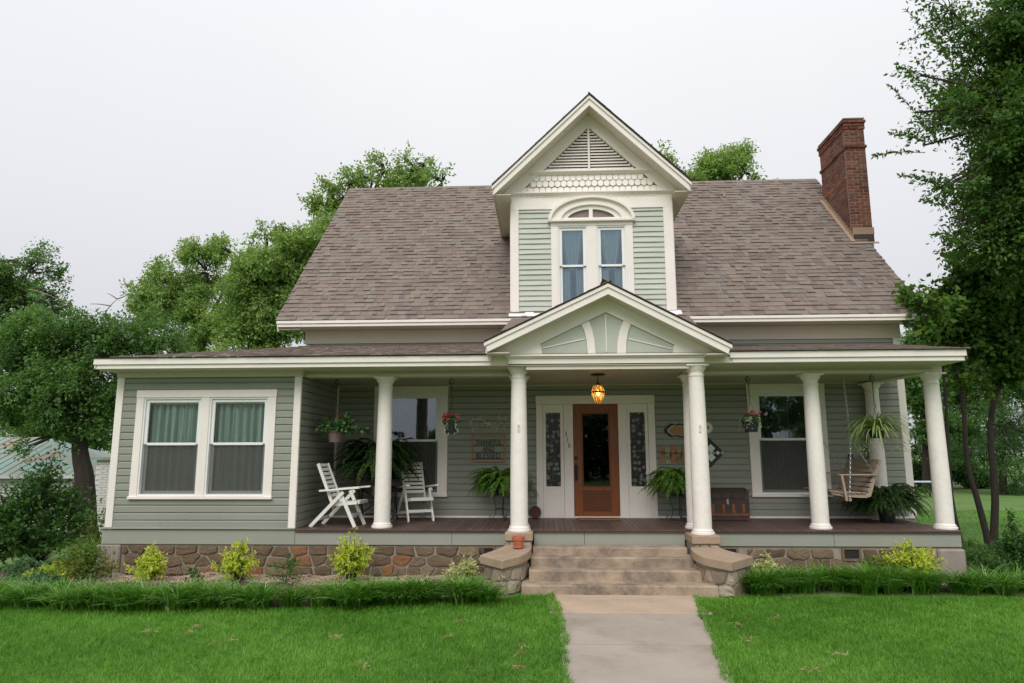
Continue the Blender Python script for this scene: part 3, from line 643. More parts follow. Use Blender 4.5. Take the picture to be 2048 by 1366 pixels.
# ================================================================== ROOFS
def add3(*t): return tuple(sum(c) for c in zip(*t))
def mul(v, k): return (v[0]*k, v[1]*k, v[2]*k)
def shingles(parent, O, U, V, N, width, length, exp, seed, n_single, keep=None, widths=(.08, .11, .14, .17, .21), t0=.019):
    r = random.Random(seed); cache = {}; rest = MB(); cnt = 0
    def tabverts(w, t):
        e = exp*1.12
        return [add3(mul(U, u), mul(V, v), mul(N, h)) for (u, v, h) in ((0, 0, 0), (w, 0, 0), (w, 0, t), (0, 0, t), (0, e, -.004), (w, e, -.004), (w, e, .003), (0, e, .003))]
    FC = [(0, 1, 2, 3), (3, 2, 6, 7), (0, 3, 7, 4), (1, 5, 6, 2), (4, 7, 6, 5)]
    for k in range(int(math.ceil(length/exp))):
        x = -r.uniform(0, .12) ; v = k*exp; tint_run = r.random()
        while x < width-.01:
            w = r.choice(widths)
            if x < 0: w = max(.06, w+x); x = 0.0
            if x+w > width-.05: w = width-x
            if r.random() < .82: tint_run = r.random()
            t = t0*r.choice((.45, .8, 1.0, 1.5)); p = add3(O, mul(U, x), mul(V, v+r.uniform(-.004, .004)))
            c = add3(p, mul(U, w/2), mul(V, exp/2)); ti = round(tint_run*5)/5
            if keep is None or keep(c):
                if cnt < n_single:
                    key = (round(w, 3), ti, t)
                    if key not in cache: cache[key] = MB().add(tabverts(w-.002, t), FC, ti).mesh('shingle', M['shingle'])
                    part('shingle', cache[key], None, parent, loc=p)
                else: rest.add([add3(p, q) for q in tabverts(w-.002, t)], FC, ti)
                cnt += 1
            x += w
    if rest.v: part('shingles', rest, M['shingle'], parent, kind='stuff', fix=False)

# --- main roof
EY, EZ, RY, RZ = 1.56, 4.615, 6.2, 9.215
X0, X1 = -5.28, 7.25
sl_len = math.hypot(RY-EY, RZ-EZ); VS = (0, (RY-EY)/sl_len, (RZ-EZ)/sl_len); NS = (0, -VS[2], VS[1])
rf = P('main_roof', MB().ext([(X0, EY, EZ-.012), (X0, RY, RZ-.012), (X0, 2*RY-EY, EZ-.012), (X0, 2*RY-EY, EZ-.09), (X0, RY, RZ-.12), (X0, EY+.02, EZ-.09)], (X1-X0, 0, 0)), 'felt')
def keep_main(c): return not (-.6 < c[0] < 2.54 and c[1] > 1.75 and c[2] < 9.0 and abs(c[0]-.945) < (9.1-c[2])) and not (7.03 < c[0] and 3.75 < c[1] < 5.1)
shingles(rf, (X0-.03, EY-.02, EZ), (1, 0, 0), VS, NS, X1-X0+.06, sl_len, sl_len/42, 3, 300, keep_main)
mb = MB()
for i in range(40):
    x = X0-.03+i*.315; mb.box(x, x+.33, RY-.14, RY, RZ-.005, RZ+.012, t=R.choice((0, .2, .4, .6, .8)))
part('ridge_caps', MB().ext([(X0-.03, RY-.13, RZ-.12), (X0-.03, RY, RZ+.022), (X0-.03, RY+.13, RZ-.12), (X0-.03, RY, RZ)], (X1-X0+.06, 0, 0), .3), M['shingle'], rf)
P('eave_fascia', MB().box(X0, X1, EY-.005, EY+.03, 4.495, 4.555, .003).box(X0-.01, X1+.01, EY-.03, EY+.03, 4.557, 4.612, .004), 'white')
P('eave_soffit', MB().box(X0+.01, X1-.01, EY+.03, YW-.03, 4.502, 4.52), 'soffit')
for x, s in ((X0, 1), (X1, -1)):
    P('rake_board', MB().ext([(x-.012*s, EY, EZ-.02), (x-.012*s, RY, RZ-.02), (x-.012*s, RY, RZ-.2), (x-.012*s, EY+.05, EZ-.2)], (.03*s, 0, 0)), 'white')
    P('rake_soffit', MB().ext([(x+.02*s, EY+.06, EZ-.15), (x+.02*s, RY, RZ-.16), (x+.02*s, RY, RZ-.175), (x+.02*s, EY+.06, EZ-.165)], ((.42 if s > 0 else .3)*s, 0, 0)), 'soffit')
P('gable_end_wall', MB().ext([(-4.84, 2.06, 4.5), (-4.84, 6.2, 8.95), (-4.84, 10.3, 4.5)], (.08, 0, 0)).ext([(6.93, 2.06, 4.5), (6.93, 6.2, 8.95), (6.93, 10.3, 4.5)], (-.08, 0, 0)), 'sage')

# --- porch roof: a low slope with a hip over the left wing
A_, F1, Cc, F2, Wr = (-7.59, -.525, 3.612), (-4.85, -.525, 3.612), (-4.85, 2.05, 4.185), (6.70, -.525, 3.635), (6.70, 2.05, 4.075)
Dd = (-5.75, .85, 3.80); Cb = (-4.85, 6, 4.185); Bb = (-7.59, 6, 3.612); Me = (2.0, 2.05, 4.16); Mf = (2.0, -.525, 3.612)
pr = P('porch_roof', MB().add([A_, F1, Cc, Dd, Me, Mf, F2, Wr, Cb, Bb], [(0, 1, 2, 3), (1, 5, 4, 2), (5, 6, 7, 4), (0, 3, 2, 8, 9)])
       .box(-7.58, -.9, -.52, -.46, 3.6, 3.612).box(3.0, 6.69, -.52, -.46, 3.622, 3.634).ext([(6.66, -.5, 3.46), (6.66, 2.05, 3.46), (6.66, 2.05, 4.07), (6.66, -.5, 3.63)], (.03, 0, 0)), 'felt', fix=False)
def slope_sh(x0, x1, z0, z1, seed, n, x0t=None):
    L_ = math.hypot(2.575, z1-z0); V_ = (0, 2.575/L_, (z1-z0)/L_); N_ = (0, -V_[2], V_[1])
    k = None
    if x0t is not None: k = lambda c: c[0]-.1 > x0 + (x0t-x0)*((c[1]+.525)/2.575)**.75
    shingles(pr, (x0, -.545, z0+.002), (1, 0, 0), V_, N_, x1-x0, L_, L_/19, seed, n, k, t0=.014)
slope_sh(-7.6, -.95, 3.612, 4.185, 21, 70, -4.85)
slope_sh(2.95, 6.72, 3.63, 4.09, 22, 40)

# --- entry gable over the steps
EL, EA, ER = (-.955, 3.775), (1.025, 4.712), (2.925, 3.70)
def off(pts, dz): return [(p[0], p[1]+dz) for p in pts]
rk = [EL, EA, ER]
eg = P('entry_roof', MB().band(rk, off(rk, -.022), -.885, 1.72), 'felt')
for (a, b, s) in ((EL, EA, 1), (ER, EA, -1)):
    L_ = math.hypot(b[0]-a[0], b[1]-a[1]); V_ = ((b[0]-a[0])/L_, 0, (b[1]-a[1])/L_); N_ = (-V_[2]*s, 0, V_[0]*s)
    shingles(eg, (a[0], -.9 if s < 0 else 1.7, a[1]+.002), (0, 1 if s < 0 else -1, 0), V_, N_, 2.6, L_, .14, 30+s, 0, t0=.006)
P('gable_moulding', MB().band(off(rk, -.024), off(rk, -.082), -.875, -.82), 'white')
P('gable_fascia', MB().band(off([(-.93, 3.787), EA, (2.9, 3.714)], -.083), off([(-.9, 3.80), EA, (2.86, 3.735)], -.195), -.85, -.81), 'white')
P('gable_soffit', MB().band(off([(-.9, 3.80), EA, (2.86, 3.735)], -.17), off([(-.9, 3.80), EA, (2.86, 3.735)], -.185), -.809, -.47), 'soffit')
P('gable_return', MB().box(-.92, -.56, -.80, .12, 3.585, 3.60), 'soffit'); P('gable_return', MB().box(2.55, 2.88, -.80, .12, 3.535, 3.55), 'soffit')
P('return_face', MB().box(-.9, -.58, -.46, -.44, 3.44, 3.59), 'soffit'); P('return_face', MB().box(2.57, 3.02, -.46, -.44, 3.455, 3.55), 'soffit')
P('eave_trim', MB().box(-.935, -.91, -.81, 1.0, 3.59, 3.75), 'white'); P('eave_trim', MB().box(2.87, 2.895, -.81, 1.0, 3.53, 3.69), 'white')
inn = [(-.45, 3.60), (1.012, 4.294), (2.38, 3.60)]
P('gable_panel', MB().xz([(-.44, 3.60), (1.012, 4.289), (2.37, 3.60)], -.478, -.44), 'sage_d')
P('gable_trim', MB().band([(-.93, 3.6), (1.025, 4.535), (2.93, 3.54)], inn, -.512, -.44)
  .xz([(-.45, 3.6), (-.07, 3.78), (-.045, 3.70), (-.036, 3.6)], -.511, -.45).xz([(2.103, 3.743), (2.38, 3.6), (2.068, 3.6), (2.082, 3.68)], -.511, -.45)
  .band([(.611, 4.094), (.655, 3.99), (.69, 3.83), (.708, 3.6)], [(.734, 4.152), (.785, 4.0), (.818, 3.82), (.832, 3.6)], -.510, -.45)
  .band([(1.295, 4.148), (1.225, 3.97), (1.19, 3.8), (1.178, 3.6)], [(1.41, 4.09), (1.362, 3.95), (1.332, 3.8), (1.321, 3.6)], -.510, -.45), 'white')
P('gable_stick', MB().box(.999, 1.017, -.494, -.47, 3.64, 4.255).beam((.662, -.486, 3.856), (-.019, -.486, 3.711), .016, .018).beam((1.37, -.486, 3.85), (2.057, -.486, 3.677), .016, .018), 'white')
P('entablature', MB().box(-.59, 2.578, -.50, -.12, 3.43, 3.535, .004).box(-.61, 2.6, -.525, -.12, 3.537, 3.562, .004).box(-.64, 2.63, -.565, -.12, 3.564, 3.60, .005), 'white')
P('cricket', MB().ext([at(1023, 637, 1.54), at(1001, 663, 1.0), at(1045, 646, 1.0), at(1080, 636, 1.54)], (0, .05, -.03), .2), 'shingle'); P('cricket', MB().ext([at(1378, 632, 1.54), at(1396, 652, 1.0), at(1360, 640, 1.0), at(1335, 632, 1.54)], (0, .05, -.03), .2), 'shingle')

# --- dormer
DY = 1.70
dw = P('dormer_wall', wall_boxes(MB(), -.63, 2.565, 4.6, 7.2, DY, DY+.1, [(.24, 1.69, 4.8, 6.53), (.49, 1.45, 6.6, 6.9)]).box(-.63, -.53, DY+.1, 4.3, 4.6, 7.2).box(2.46, 2.565, DY+.1, 4.3, 4.6, 7.2), 'sage')
boards(dw, -.50, 2.405, 4.775, 6.87, DY, [(.2, 1.74, 4.6, 6.6), (.33, 1.60, 6.55, 6.92)], exp=.1065, warp=.006, thick=.022, clap=True, m='sage_d')
P('corner_board', MB().box(-.645, -.49, DY-.045, DY+.06, 4.76, 6.862, .005), 'white'); P('corner_board', MB().box(2.395, 2.58, DY-.045, DY+.06, 4.76, 6.862, .005), 'white')
P('corner_board', MB().box(-.665, -.632, DY-.0, DY+.13, 4.75, 7.05, .004).box(2.567, 2.6, DY, DY+.13, 4.75, 7.05, .004), 'white')
P('dormer_frieze', MB().box(-.65, 2.585, DY-.04, DY+.05, 6.864, 7.14, .004), 'white')
P('dormer_cornice', MB().ext([(-.69, DY-.04, 7.135), (-.69, DY-.115, 7.185), (-.69, DY-.115, 7.205), (-.69, DY-.0, 7.205), (-.69, DY, 7.135)], (3.31, 0, 0)), 'white')
P('dormer_flashing', MB().ext([(-.69, DY-.15, 4.655), (-.69, DY-.02, 4.765), (-.69, DY, 4.765), (-.69, DY, 4.64)], (3.36, 0, 0)), 'whitev')
window(.156, 1.782, 4.78, 6.58, DY, 2, .133, .18, 5.69, 'glass_s', cur_dorm, head=.07, sill=False, screen=False, sash=.06, name='dormer_window')
def ell(a, b, n=28, c=(.965, 6.615)): return [(c[0]-a*math.cos(PI*i/n), c[1]+b*math.sin(PI*i/n)) for i in range(n+1)]
arch = P('window_arch', MB().band(ell(.86, .50), ell(.80, .452), DY-.13, DY).band(ell(.80, .452), ell(.655, .352), DY-.062, DY).band(ell(.655, .352), ell(.60, .315), DY-.1, DY).band(ell(.60, .315), ell(.49, .235), DY-.05, DY)
   .box(.095, 1.835, DY-.12, DY, 6.582, 6.63, .006).box(.36, 1.57, DY-.055, DY+.01, 6.632, 6.672).box(.92, .995, DY-.052, DY+.01, 6.67, 6.86), 'white')
part('fan_pane', MB().xz([p for p in ell(.495, .24) if p[1] > 6.66], DY-.018, DY-.012), M['glass'], arch)
part('fan_blind', MB().xz([p for p in ell(.495, .24) if p[1] > 6.66], DY+.02, DY+.03), M['blind'], arch)
# gable of the dormer: rake boards, louvred vent, scale shingles
DL, DA, DR = (-1.0, 7.235), (.945, 9.105), (2.885, 7.235)
dk = [DL, DA, DR]
dro = P('dormer_roof', MB().band(dk, off(dk, -.03), 1.20, 6.0), 'felt')
for (a, b, s) in ((DL, DA, 1), (DR, DA, -1)):
    L_ = math.hypot(b[0]-a[0], b[1]-a[1]); V_ = ((b[0]-a[0])/L_, 0, (b[1]-a[1])/L_); N_ = (-V_[2]*s, 0, V_[0]*s)
    shingles(dro, (a[0], 1.18 if s < 0 else 6.0, a[1]+.002), (0, 1 if s < 0 else -1, 0), V_, N_, 4.8, L_, .15, 50+s, 0, t0=.006)
P('dormer_moulding', MB().band(off(dk, -.033), off(dk, -.10), 1.215, 1.27), 'white')
fk = [(-.955, 7.278), DA, (2.84, 7.278)]
P('dormer_fascia', MB().band(off(fk, -.102), off(fk, -.235), 1.245, 1.285), 'white')
P('dormer_soffit', MB().band(off(fk, -.205), off(fk, -.22), 1.286, DY-.02).box(-.95, -.63, 1.29, 4.2, 7.04, 7.055).box(2.565, 2.84, 1.29, 4.2, 7.04, 7.055), 'soffit')
P('dormer_eave', MB().box(-.985, -.955, 1.25, 4.3, 7.035, 7.21).box(2.84, 2.87, 1.25, 4.3, 7.035, 7.21), 'soffit')
P('gable_backing', MB().xz([(-.63, 7.2), (.945, 8.95), (2.52, 7.2)], DY+.06, DY+.1), 'dark')  # dark sheet paints the shade behind the louvres
inn2 = [(-.49, 7.205), (.945, 8.615), (2.43, 7.205)]
P('dormer_trim', MB().band([(-.86, 7.205), (.945, 8.96), (2.77, 7.205)], inn2, DY-.04, DY+.05), 'white')
vent = P('gable_vent', MB().box(.925, .965, DY-.045, DY+.04, 7.69, 8.6, .003).ext([(-.21, DY-.04, 7.585), (-.21, DY-.11, 7.635), (-.21, DY-.11, 7.655), (-.21, DY, 7.66), (-.21, DY, 7.585)], (2.32, 0, 0)).box(-.06, 1.98, DY-.03, DY+.05, 7.655, 7.70), 'white')
z = 7.715
while z < 8.56:
    for s in (-1, 1):
        hw = (8.615-z-.03)/.983
        a, b = ((.945-hw, .924) if s < 0 else (.966, .945+hw*1.012))
        part('louver_slat', MB().ext([(a, DY+.035, z+.05), (a, DY-.012, z+.005), (a, DY-.012, z-.012), (a, DY+.035, z+.034)], (b-a, 0, 0)), M['white'], vent)
    z += .0625
scb = P('scale_band', MB().xz([(-.46, 7.2), (-.08, 7.6), (1.98, 7.6), (2.40, 7.2)], DY+.0, DY+.04), 'soffit')
for row in range(3):
    zb = 7.205+.128*row - (.09 if row == 0 else 0); w = .1235; hgt = .16 if row else .22
    n = int(3.0/w)
    for i in range(n+1):
        x = -.56+i*w+(w/2 if row % 2 else 0); zc = zb+.07; hw = (8.615-zc)/.983
        if abs(x+w/2-.945) > hw: continue
        g = .009; xx0, xx1 = x+g/2, x+w-g/2; c = (xx0+xx1)/2; rr = (xx1-xx0)/2
        poly = [(xx0, min(zb+hgt, 7.6)), (xx1, min(zb+hgt, 7.6))]+[(c+rr*math.cos(a), zb+.055-.055*math.sin(a)) for a in [PI*k/8 for k in range(9)]]
        th_ = .013+.003*R.random()
        part('scale_shingle', MB().ext([(p[0], DY-.004-th_-(zb+hgt-p[1])*.16, p[1]) for p in poly], (0, th_, 0)), M['white'], scb)

# --- brick chimney
CX0, CX1, CY0, CY1, CZT = 7.0, 7.425, 3.70, 5.15, 9.67
chim = P('chimney', MB().box(CX0-.004, CX1+.002, CY0-.004, CY1+.002, 6.3, CZT-.01), 'mortar')
cache = {}
def brick(L_, ti, lab=None):
    k = (round(L_, 3), ti)
    if k not in cache: cache[k] = MB().box(-L_/2, L_/2, -.045, .045, -.0315, .0315, .004, ti).mesh('brick', M['brick'])
    return cache[k]
backside = MB()
nc = 0; zc = 6.62
while zc < CZT-.03:
    row = nc; o_ = 0.0
    top = (CZT-zc)
    if top < .24: o_ = .022
    if top < .16: o_ = .045
    if abs(zc-8.98) < .045: o_ = .03
    hz = .076
    orange = abs(zc-8.27) < .04
    pal = (0, .2, .2, .4, .4, .6, .8) if not orange else (1.0, .8, 1.0)
    x = CX0-o_-.012; xe = CX1+o_+.006; first = .105 if row % 2 else .21
    ws = [first, .21, .21]; q = x
    for w in ws:
        w = min(w, xe-q)
        if xe-q-w < .05: w = xe-q
        if w < .03: break
        if zc > EZ+(CY0-EY)-.02: part('brick', brick(w-.014, R.choice(pal)), None, chim, loc=(q+w/2, CY0+.034-o_+R.uniform(-.003, .003), zc))
        q += w
    q = CY0-o_+.1; ye = CY1+o_; first = .1 if row % 2 == 0 else .2
    k = 0
    while q < ye-.02:
        w = first if k == 0 else .213
        if ye-q-w < .06: w = ye-q
        if zc > EZ+(q+w/2-EY)-.06:
            part('brick', brick(w-.014, R.choice(pal)), None, chim, loc=(CX0+.034-o_+R.uniform(-.003, .003), q+w/2, zc), rotz=PI/2)
        backside.box(CX1-.045+o_, CX1+.008+o_, q+.005, q+w-.005, zc-.0335, zc+.0335, t=R.random())
        q += w; k += 1
    for (a, b) in ((CX0-o_, (CX0+CX1)/2), ((CX0+CX1)/2, CX1+o_)): backside.box(a+.005, b-.005, CY1-.045+o_, CY1+.008+o_, zc-.0335, zc+.0335, t=R.random())
    zc += hz; nc += 1
part('far_bricks', backside, M['brick'], chim, kind='stuff')
part('chimney_crown', MB().box(CX0-.03, CX1+.03, CY0-.03, CY1+.03, CZT-.02, CZT+.012, .006), M['mortar'], chim)
mb = MB()
for i in range(17):
    y = CY0-.03+i*.088; zr = EZ+(y-EY)
    mb.ext([(CX0-.014, y, zr-.03), (CX0-.014, y+.1, zr+.07), (CX0-.014, y+.1, zr+.2), (CX0-.014, y+.02, zr+.2), (CX0-.014, y, zr+.13)], (-.005-.002*(i % 2), 0, 0))
mb.ext([(CX0-.10, CY0-.1, EZ+CY0-.1-EY+.025), (CX0-.10, CY1, EZ+CY1-EY+.025), (CX0-.01, CY1, EZ+CY1-EY+.03), (CX0-.01, CY0-.1, EZ+CY0-.1-EY+.03)], (0, -.006, .006))
part('flashing', mb, M['tan'], chim)
zr = EZ+CY0-EY
part('flashing', MB().box(CX0-.02, CX1+.03, CY0-.02, CY0-.012, zr+.12, zr+.28).ext([(CX0-.2, CY0-.18, zr-.15), (CX1+.04, CY0-.18, zr-.15), (CX1+.04, CY0-.14, zr-.105), (CX0-.1, CY0-.14, zr-.105)], (0, -.006, .008)), M['tan'], chim)
part('saddle_flashing', MB().box(CX0-.01, CX1+.02, CY0-.015, CY0-.01, zr-.1, zr+.12), M['felt'], chim)

# ================================================================== STEPS AND STONE CHEEK WALLS
steps = thing('porch_steps', 'flight of four weathered tan concrete steps up to the porch', 'steps', (1.0, -.7, 0))
for (a, b, y0, y1, z0, z1) in ((-.36, 2.42, -1.33, -.03, -.1, .152), (-.26, 2.32, -.99, -.03, .15, .302), (-.24, 2.24, -.66, -.03, .30, .442), (-.21, 2.2, -.34, -.03, .44, .548)):
    mb = MB(); n = 14
    for i in range(n):                                # worn, slightly wavy nosing
        xa, xb = a+(b-a)*i/n, a+(b-a)*(i+1)/n
        ja, jb = [.006*math.sin(q*7.3+z1*40)+.004*math.sin(q*17) for q in (xa, xb)]
        e = .018
        mb.add([(xa-1, y0+.7+ja, z0), (xa-1, y0+.7+ja, z1-e), (xa-1, y0+.7+e+ja, z1-.003), (xa-1, y0+.7+2*e, z1), (xa-1, y1+.7, z1), (xb-1, y0+.7+jb, z0), (xb-1, y0+.7+jb, z1-e), (xb-1, y0+.7+e+jb, z1-.003), (xb-1, y0+.7+2*e, z1), (xb-1, y1+.7, z1)],
               [(0, 5, 6, 1), (1, 6, 7, 2), (2, 7, 8, 3), (3, 8, 9, 4)]+([(0, 1, 2, 3, 4)] if i == 0 else [])+([(5, 9, 8, 7, 6)] if i == n-1 else []))
    part('step', mb, M['conc'], steps, fix=False)
def curve(pts, n=26):
    P_ = [np.array(p, float) for p in pts]; out = []
    for i in range(n+1):                              # Catmull-Rom
        t = i/n*(len(P_)-1); k = min(int(t), len(P_)-2); u = t-k
        p0, p1, p2, p3 = P_[max(k-1, 0)], P_[k], P_[k+1], P_[min(k+2, len(P_)-1)]
        out.append(.5*((2*p1)+(-p0+p2)*u+(2*p0-5*p1+4*p2-p3)*u*u+(-p0+3*p1-3*p2+p3)*u**3))
    return out
def cheek(name, label, inner, outer, ztop, seed):
    c0 = np.array([*np.mean([inner[0], outer[0]], 0), 0]); w = thing(name, label, 'stone wall', tuple(c0))
    inn, out = curve(inner), curve(outer); n = len(inn)
    zt = lambda i: ztop[0]+(ztop[1]-ztop[0])*i/(n-1)
    ring = inn+out[::-1]; nn = len(ring); cen = np.mean(ring, 0)
    def solid(s_in, zb_f, zt_f):
        pl = [p+(cen-p)/np.linalg.norm(cen-p)*s_in for p in ring]; ix = list(range(n))+list(range(n))[::-1]
        V = [(p[0]-c0[0], p[1]-c0[1], zb_f(i)) for p, i in zip(pl, ix)]+[(p[0]-c0[0], p[1]-c0[1], zt_f(i)) for p, i in zip(pl, ix)]
        F = [(i, (i+1) % nn, nn+(i+1) % nn, nn+i) for i in range(nn)]+[(nn+i, nn+i+1, 2*nn-2-i, 2*nn-1-i) for i in range(n-1)]+[(i+1, i, nn-1-i, nn-2-i) for i in range(n-1)]
        return MB().add(V, F)
    core = part('wall_core', solid(.065, lambda i: -.2, lambda i: zt(i)-.1), M['smortar'], w)
    mbc = solid(-.005, lambda i: zt(i)-.125, lambda i: zt(i))
    cp = part('coping', mbc, M['lcap'], w); bv = cp.modifiers.new('bevel', 'BEVEL'); bv.width = .014; bv.segments = 2; bv.limit_method = 'ANGLE'
    path = [p+(cen-p)/np.linalg.norm(cen-p)*.065 for p in inn+[out[-1]*.5+inn[-1]*.5]+out[::-1]]
    d = [0]
    for a, b in zip(path[:-1], path[1:]): d.append(d[-1]+float(np.linalg.norm(b-a)))
    d = np.array(d); PX = np.array([p[0] for p in path]); PY = np.array([p[1] for p in path])
    def fn(u, z, h):
        x, y = np.interp(u, d, PX), np.interp(u, d, PY); x2, y2 = np.interp(u+.02, d, PX), np.interp(u+.02, d, PY); x1, y1 = np.interp(u-.02, d, PX), np.interp(u-.02, d, PY)
        t = np.array([x2-x1, y2-y1]); t = t/(np.linalg.norm(t)+1e-9); nrm = np.array([t[1], -t[0]])
        if nrm @ (np.array([x, y])-cen) < 0: nrm = -nrm
        return (x+nrm[0]*h-c0[0], y+nrm[1]*h-c0[1], z)
    stones(fn, d[-1]-.02, .0, min(ztop)-.135, w, M['lstone'], seed, .16, .36, proud=.022)
cheek('cheek_wall', 'curved stone wall with concrete coping left of the porch steps, under the small terracotta pot',
      [(-.235, -.44), (-.25, -.80), (-.38, -1.15), (-.635, -1.42)], [(-.63, -.40), (-.72, -.56), (-.85, -.72), (-1.0, -.90)], (.60, .50), 71)
cheek('cheek_wall', 'curved stone wall with concrete coping right of the porch steps, beside the pale variegated shrub',
      [(2.21, -.56), (2.20, -.92), (2.30, -1.22), (2.58, -1.50)], [(2.66, -.54), (2.74, -.68), (2.88, -.80), (3.05, -.90)], (.585, .50), 72)
# ================================================================== PORCH OBJECTS
def patio_chair():
    t = thing('patio_chair', '', 'chair')
    c = M['chair']
    for s in (-1, 1):
        part('leg', MB().beam((0, s*.262, .0), (.575, s*.262, .585), .026, .058), c, t)
        part('leg', MB().beam((.79, s*.235, .0), (.505, s*.235, .585), .026, .058, up=(1, 0, 0)), c, t)
        part('armrest', MB().box(.0, .72, -.032, .032, -.016, .016, .006), c, t, loc=(.15, s*.275, .60)).rotation_euler = (0, rad(-4.5), 0)
        part('seat_rail', MB().beam((.33, s*.2, .365), (.80, s*.2, .405), .026, .055), c, t)
        part('back_rail', MB().beam((.075, s*.2, 1.06), (.37, s*.2, .36), .026, .052, up=(1, 0, 0)), c, t)
    for i in range(8):
        f = .04+i*.105; x, z = .075+.295*f, 1.06-.70*f
        part('back_slat', MB().beam((x, -.187, z), (x, .187, z), .018, .052, up=(.39, 0, -.92)), c, t)
    for i in range(6):
        f = i/5; part('seat_slat', MB().beam((.36+.46*f, -.187, .39+.04*f), (.36+.46*f, .187, .39+.04*f), .058, .018), c, t)
    part('stretcher', MB().beam((.70, -.235, .19), (.70, .235, .19), .02, .05), c, t); part('stretcher', MB().beam((.13, -.262, .13), (.13, .262, .13), .02, .05), c, t)
    part('front_rail', MB().beam((.835, -.21, .41), (.835, .21, .41), .022, .055), c, t)
    return t
ch1 = patio_chair(); ch2 = dup(ch1)
p0, p1 = atz(613.7, 1053.7, ZD), atz(704, 1053.7, ZD); h = math.atan2(p1[1]-p0[1], p1[0]-p0[0]) - .12
ch1.location = (p0[0]+.262*-math.sin(h)+.05, p0[1]+.27*math.cos(h), ZD); ch1.rotation_euler = (0, 0, h)
setp(ch1, 'white slatted folding chair beside the wing wall, facing right', 'chair', 'white slatted folding chairs on the porch')
q = atz(842, 1044, ZD); h = rad(-63)
ch2.location = (q[0]-.79*math.cos(h), q[1]-.79*math.sin(h), ZD); ch2.rotation_euler = (0, 0, h)
setp(ch2, 'white slatted folding chair in front of the porch window, facing the lawn', 'chair', 'white slatted folding chairs on the porch')

# treadle table
tb = thing('treadle_table', 'old black iron treadle table in the porch corner under the big fern', 'table', (-3.18, 1.5, ZD))
part('table_top', MB().box(-.62, .50, -.24, .24, .735, .762, .006), M['trunk_l'], tb)
part('drawer', MB().box(-.38, .46, -.2, .2, .63, .733, .006), M['trunk_l'], tb)
for s in (-.3, .36):
    part('leg', MB().tube([(s, -.2, 0), (s, -.17, .1), (s, -.05, .33), (s, -.14, .62)], .017, 6).tube([(s, .2, 0), (s, .17, .1), (s, .05, .33), (s, .14, .62)], .017, 6).tube([(s, -.05, .33), (s, .05, .33)], .014, 6).tube([(s, -.18, .08), (s, .18, .08)], .012, 6).tube([(s, -.2, 0), (s, -.24, .02)], .02, 6), M['black'], tb)
part('cross_brace', MB().tube([(-.3, .05, .12), (.36, .05, .58)], .012, 6).tube([(-.3, .05, .58), (.36, .05, .12)], .012, 6).tube([(-.3, 0, .33), (.36, 0, .33)], .01, 6), M['black'], tb)
part('treadle', MB().box(-.2, .25, -.12, .14, .1, .118, .004), M['black'], tb)
w_ = MB(); w_.tube([(.27, .14*math.cos(2*PI*i/20), .42+.14*math.sin(2*PI*i/20)) for i in range(21)], .011, 6)
for i in range(3): w_.tube([(.27, -.14*math.cos(PI*i/3), .42-.14*math.sin(PI*i/3)), (.27, .14*math.cos(PI*i/3), .42+.14*math.sin(PI*i/3))], .007, 5)
part('flywheel', w_, M['black'], tb)

# ---------- foliage helpers
def unit(a): return a/(np.linalg.norm(a, axis=-1, keepdims=True)+1e-9)
def leafmesh(name, Pn, D, L, Wd, tint, mat, g, nb=None):
    n = len(Pn); D = unit(D); s = unit(np.cross(D, g.normal(size=(n, 3)) if nb is None else nb+g.normal(size=(n, 3))*.5)); nr = np.cross(D, s)
    L = np.broadcast_to(np.asarray(L, float), (n,))[:, None]; Wd = np.broadcast_to(np.asarray(Wd, float), (n,))[:, None]
    fold = Wd*.18
    V = np.stack([Pn, Pn+D*L*.42+s*Wd*.5+nr*fold, Pn+D*L-np.array([0, 0, 1])*L*.08, Pn+D*L*.42-s*Wd*.5+nr*fold], 1).reshape(-1, 3)
    return np_mesh(name, V, np.arange(n*4).reshape(n, 4), np.clip(tint, 0, 1), mat)
def leafobj(name, parent, origin, args):
    m = leafmesh(name, args[0]-np.array(origin), *args[1:]); o = bpy.data.objects.new(name, m); COL.objects.link(o); o.parent = parent; return o
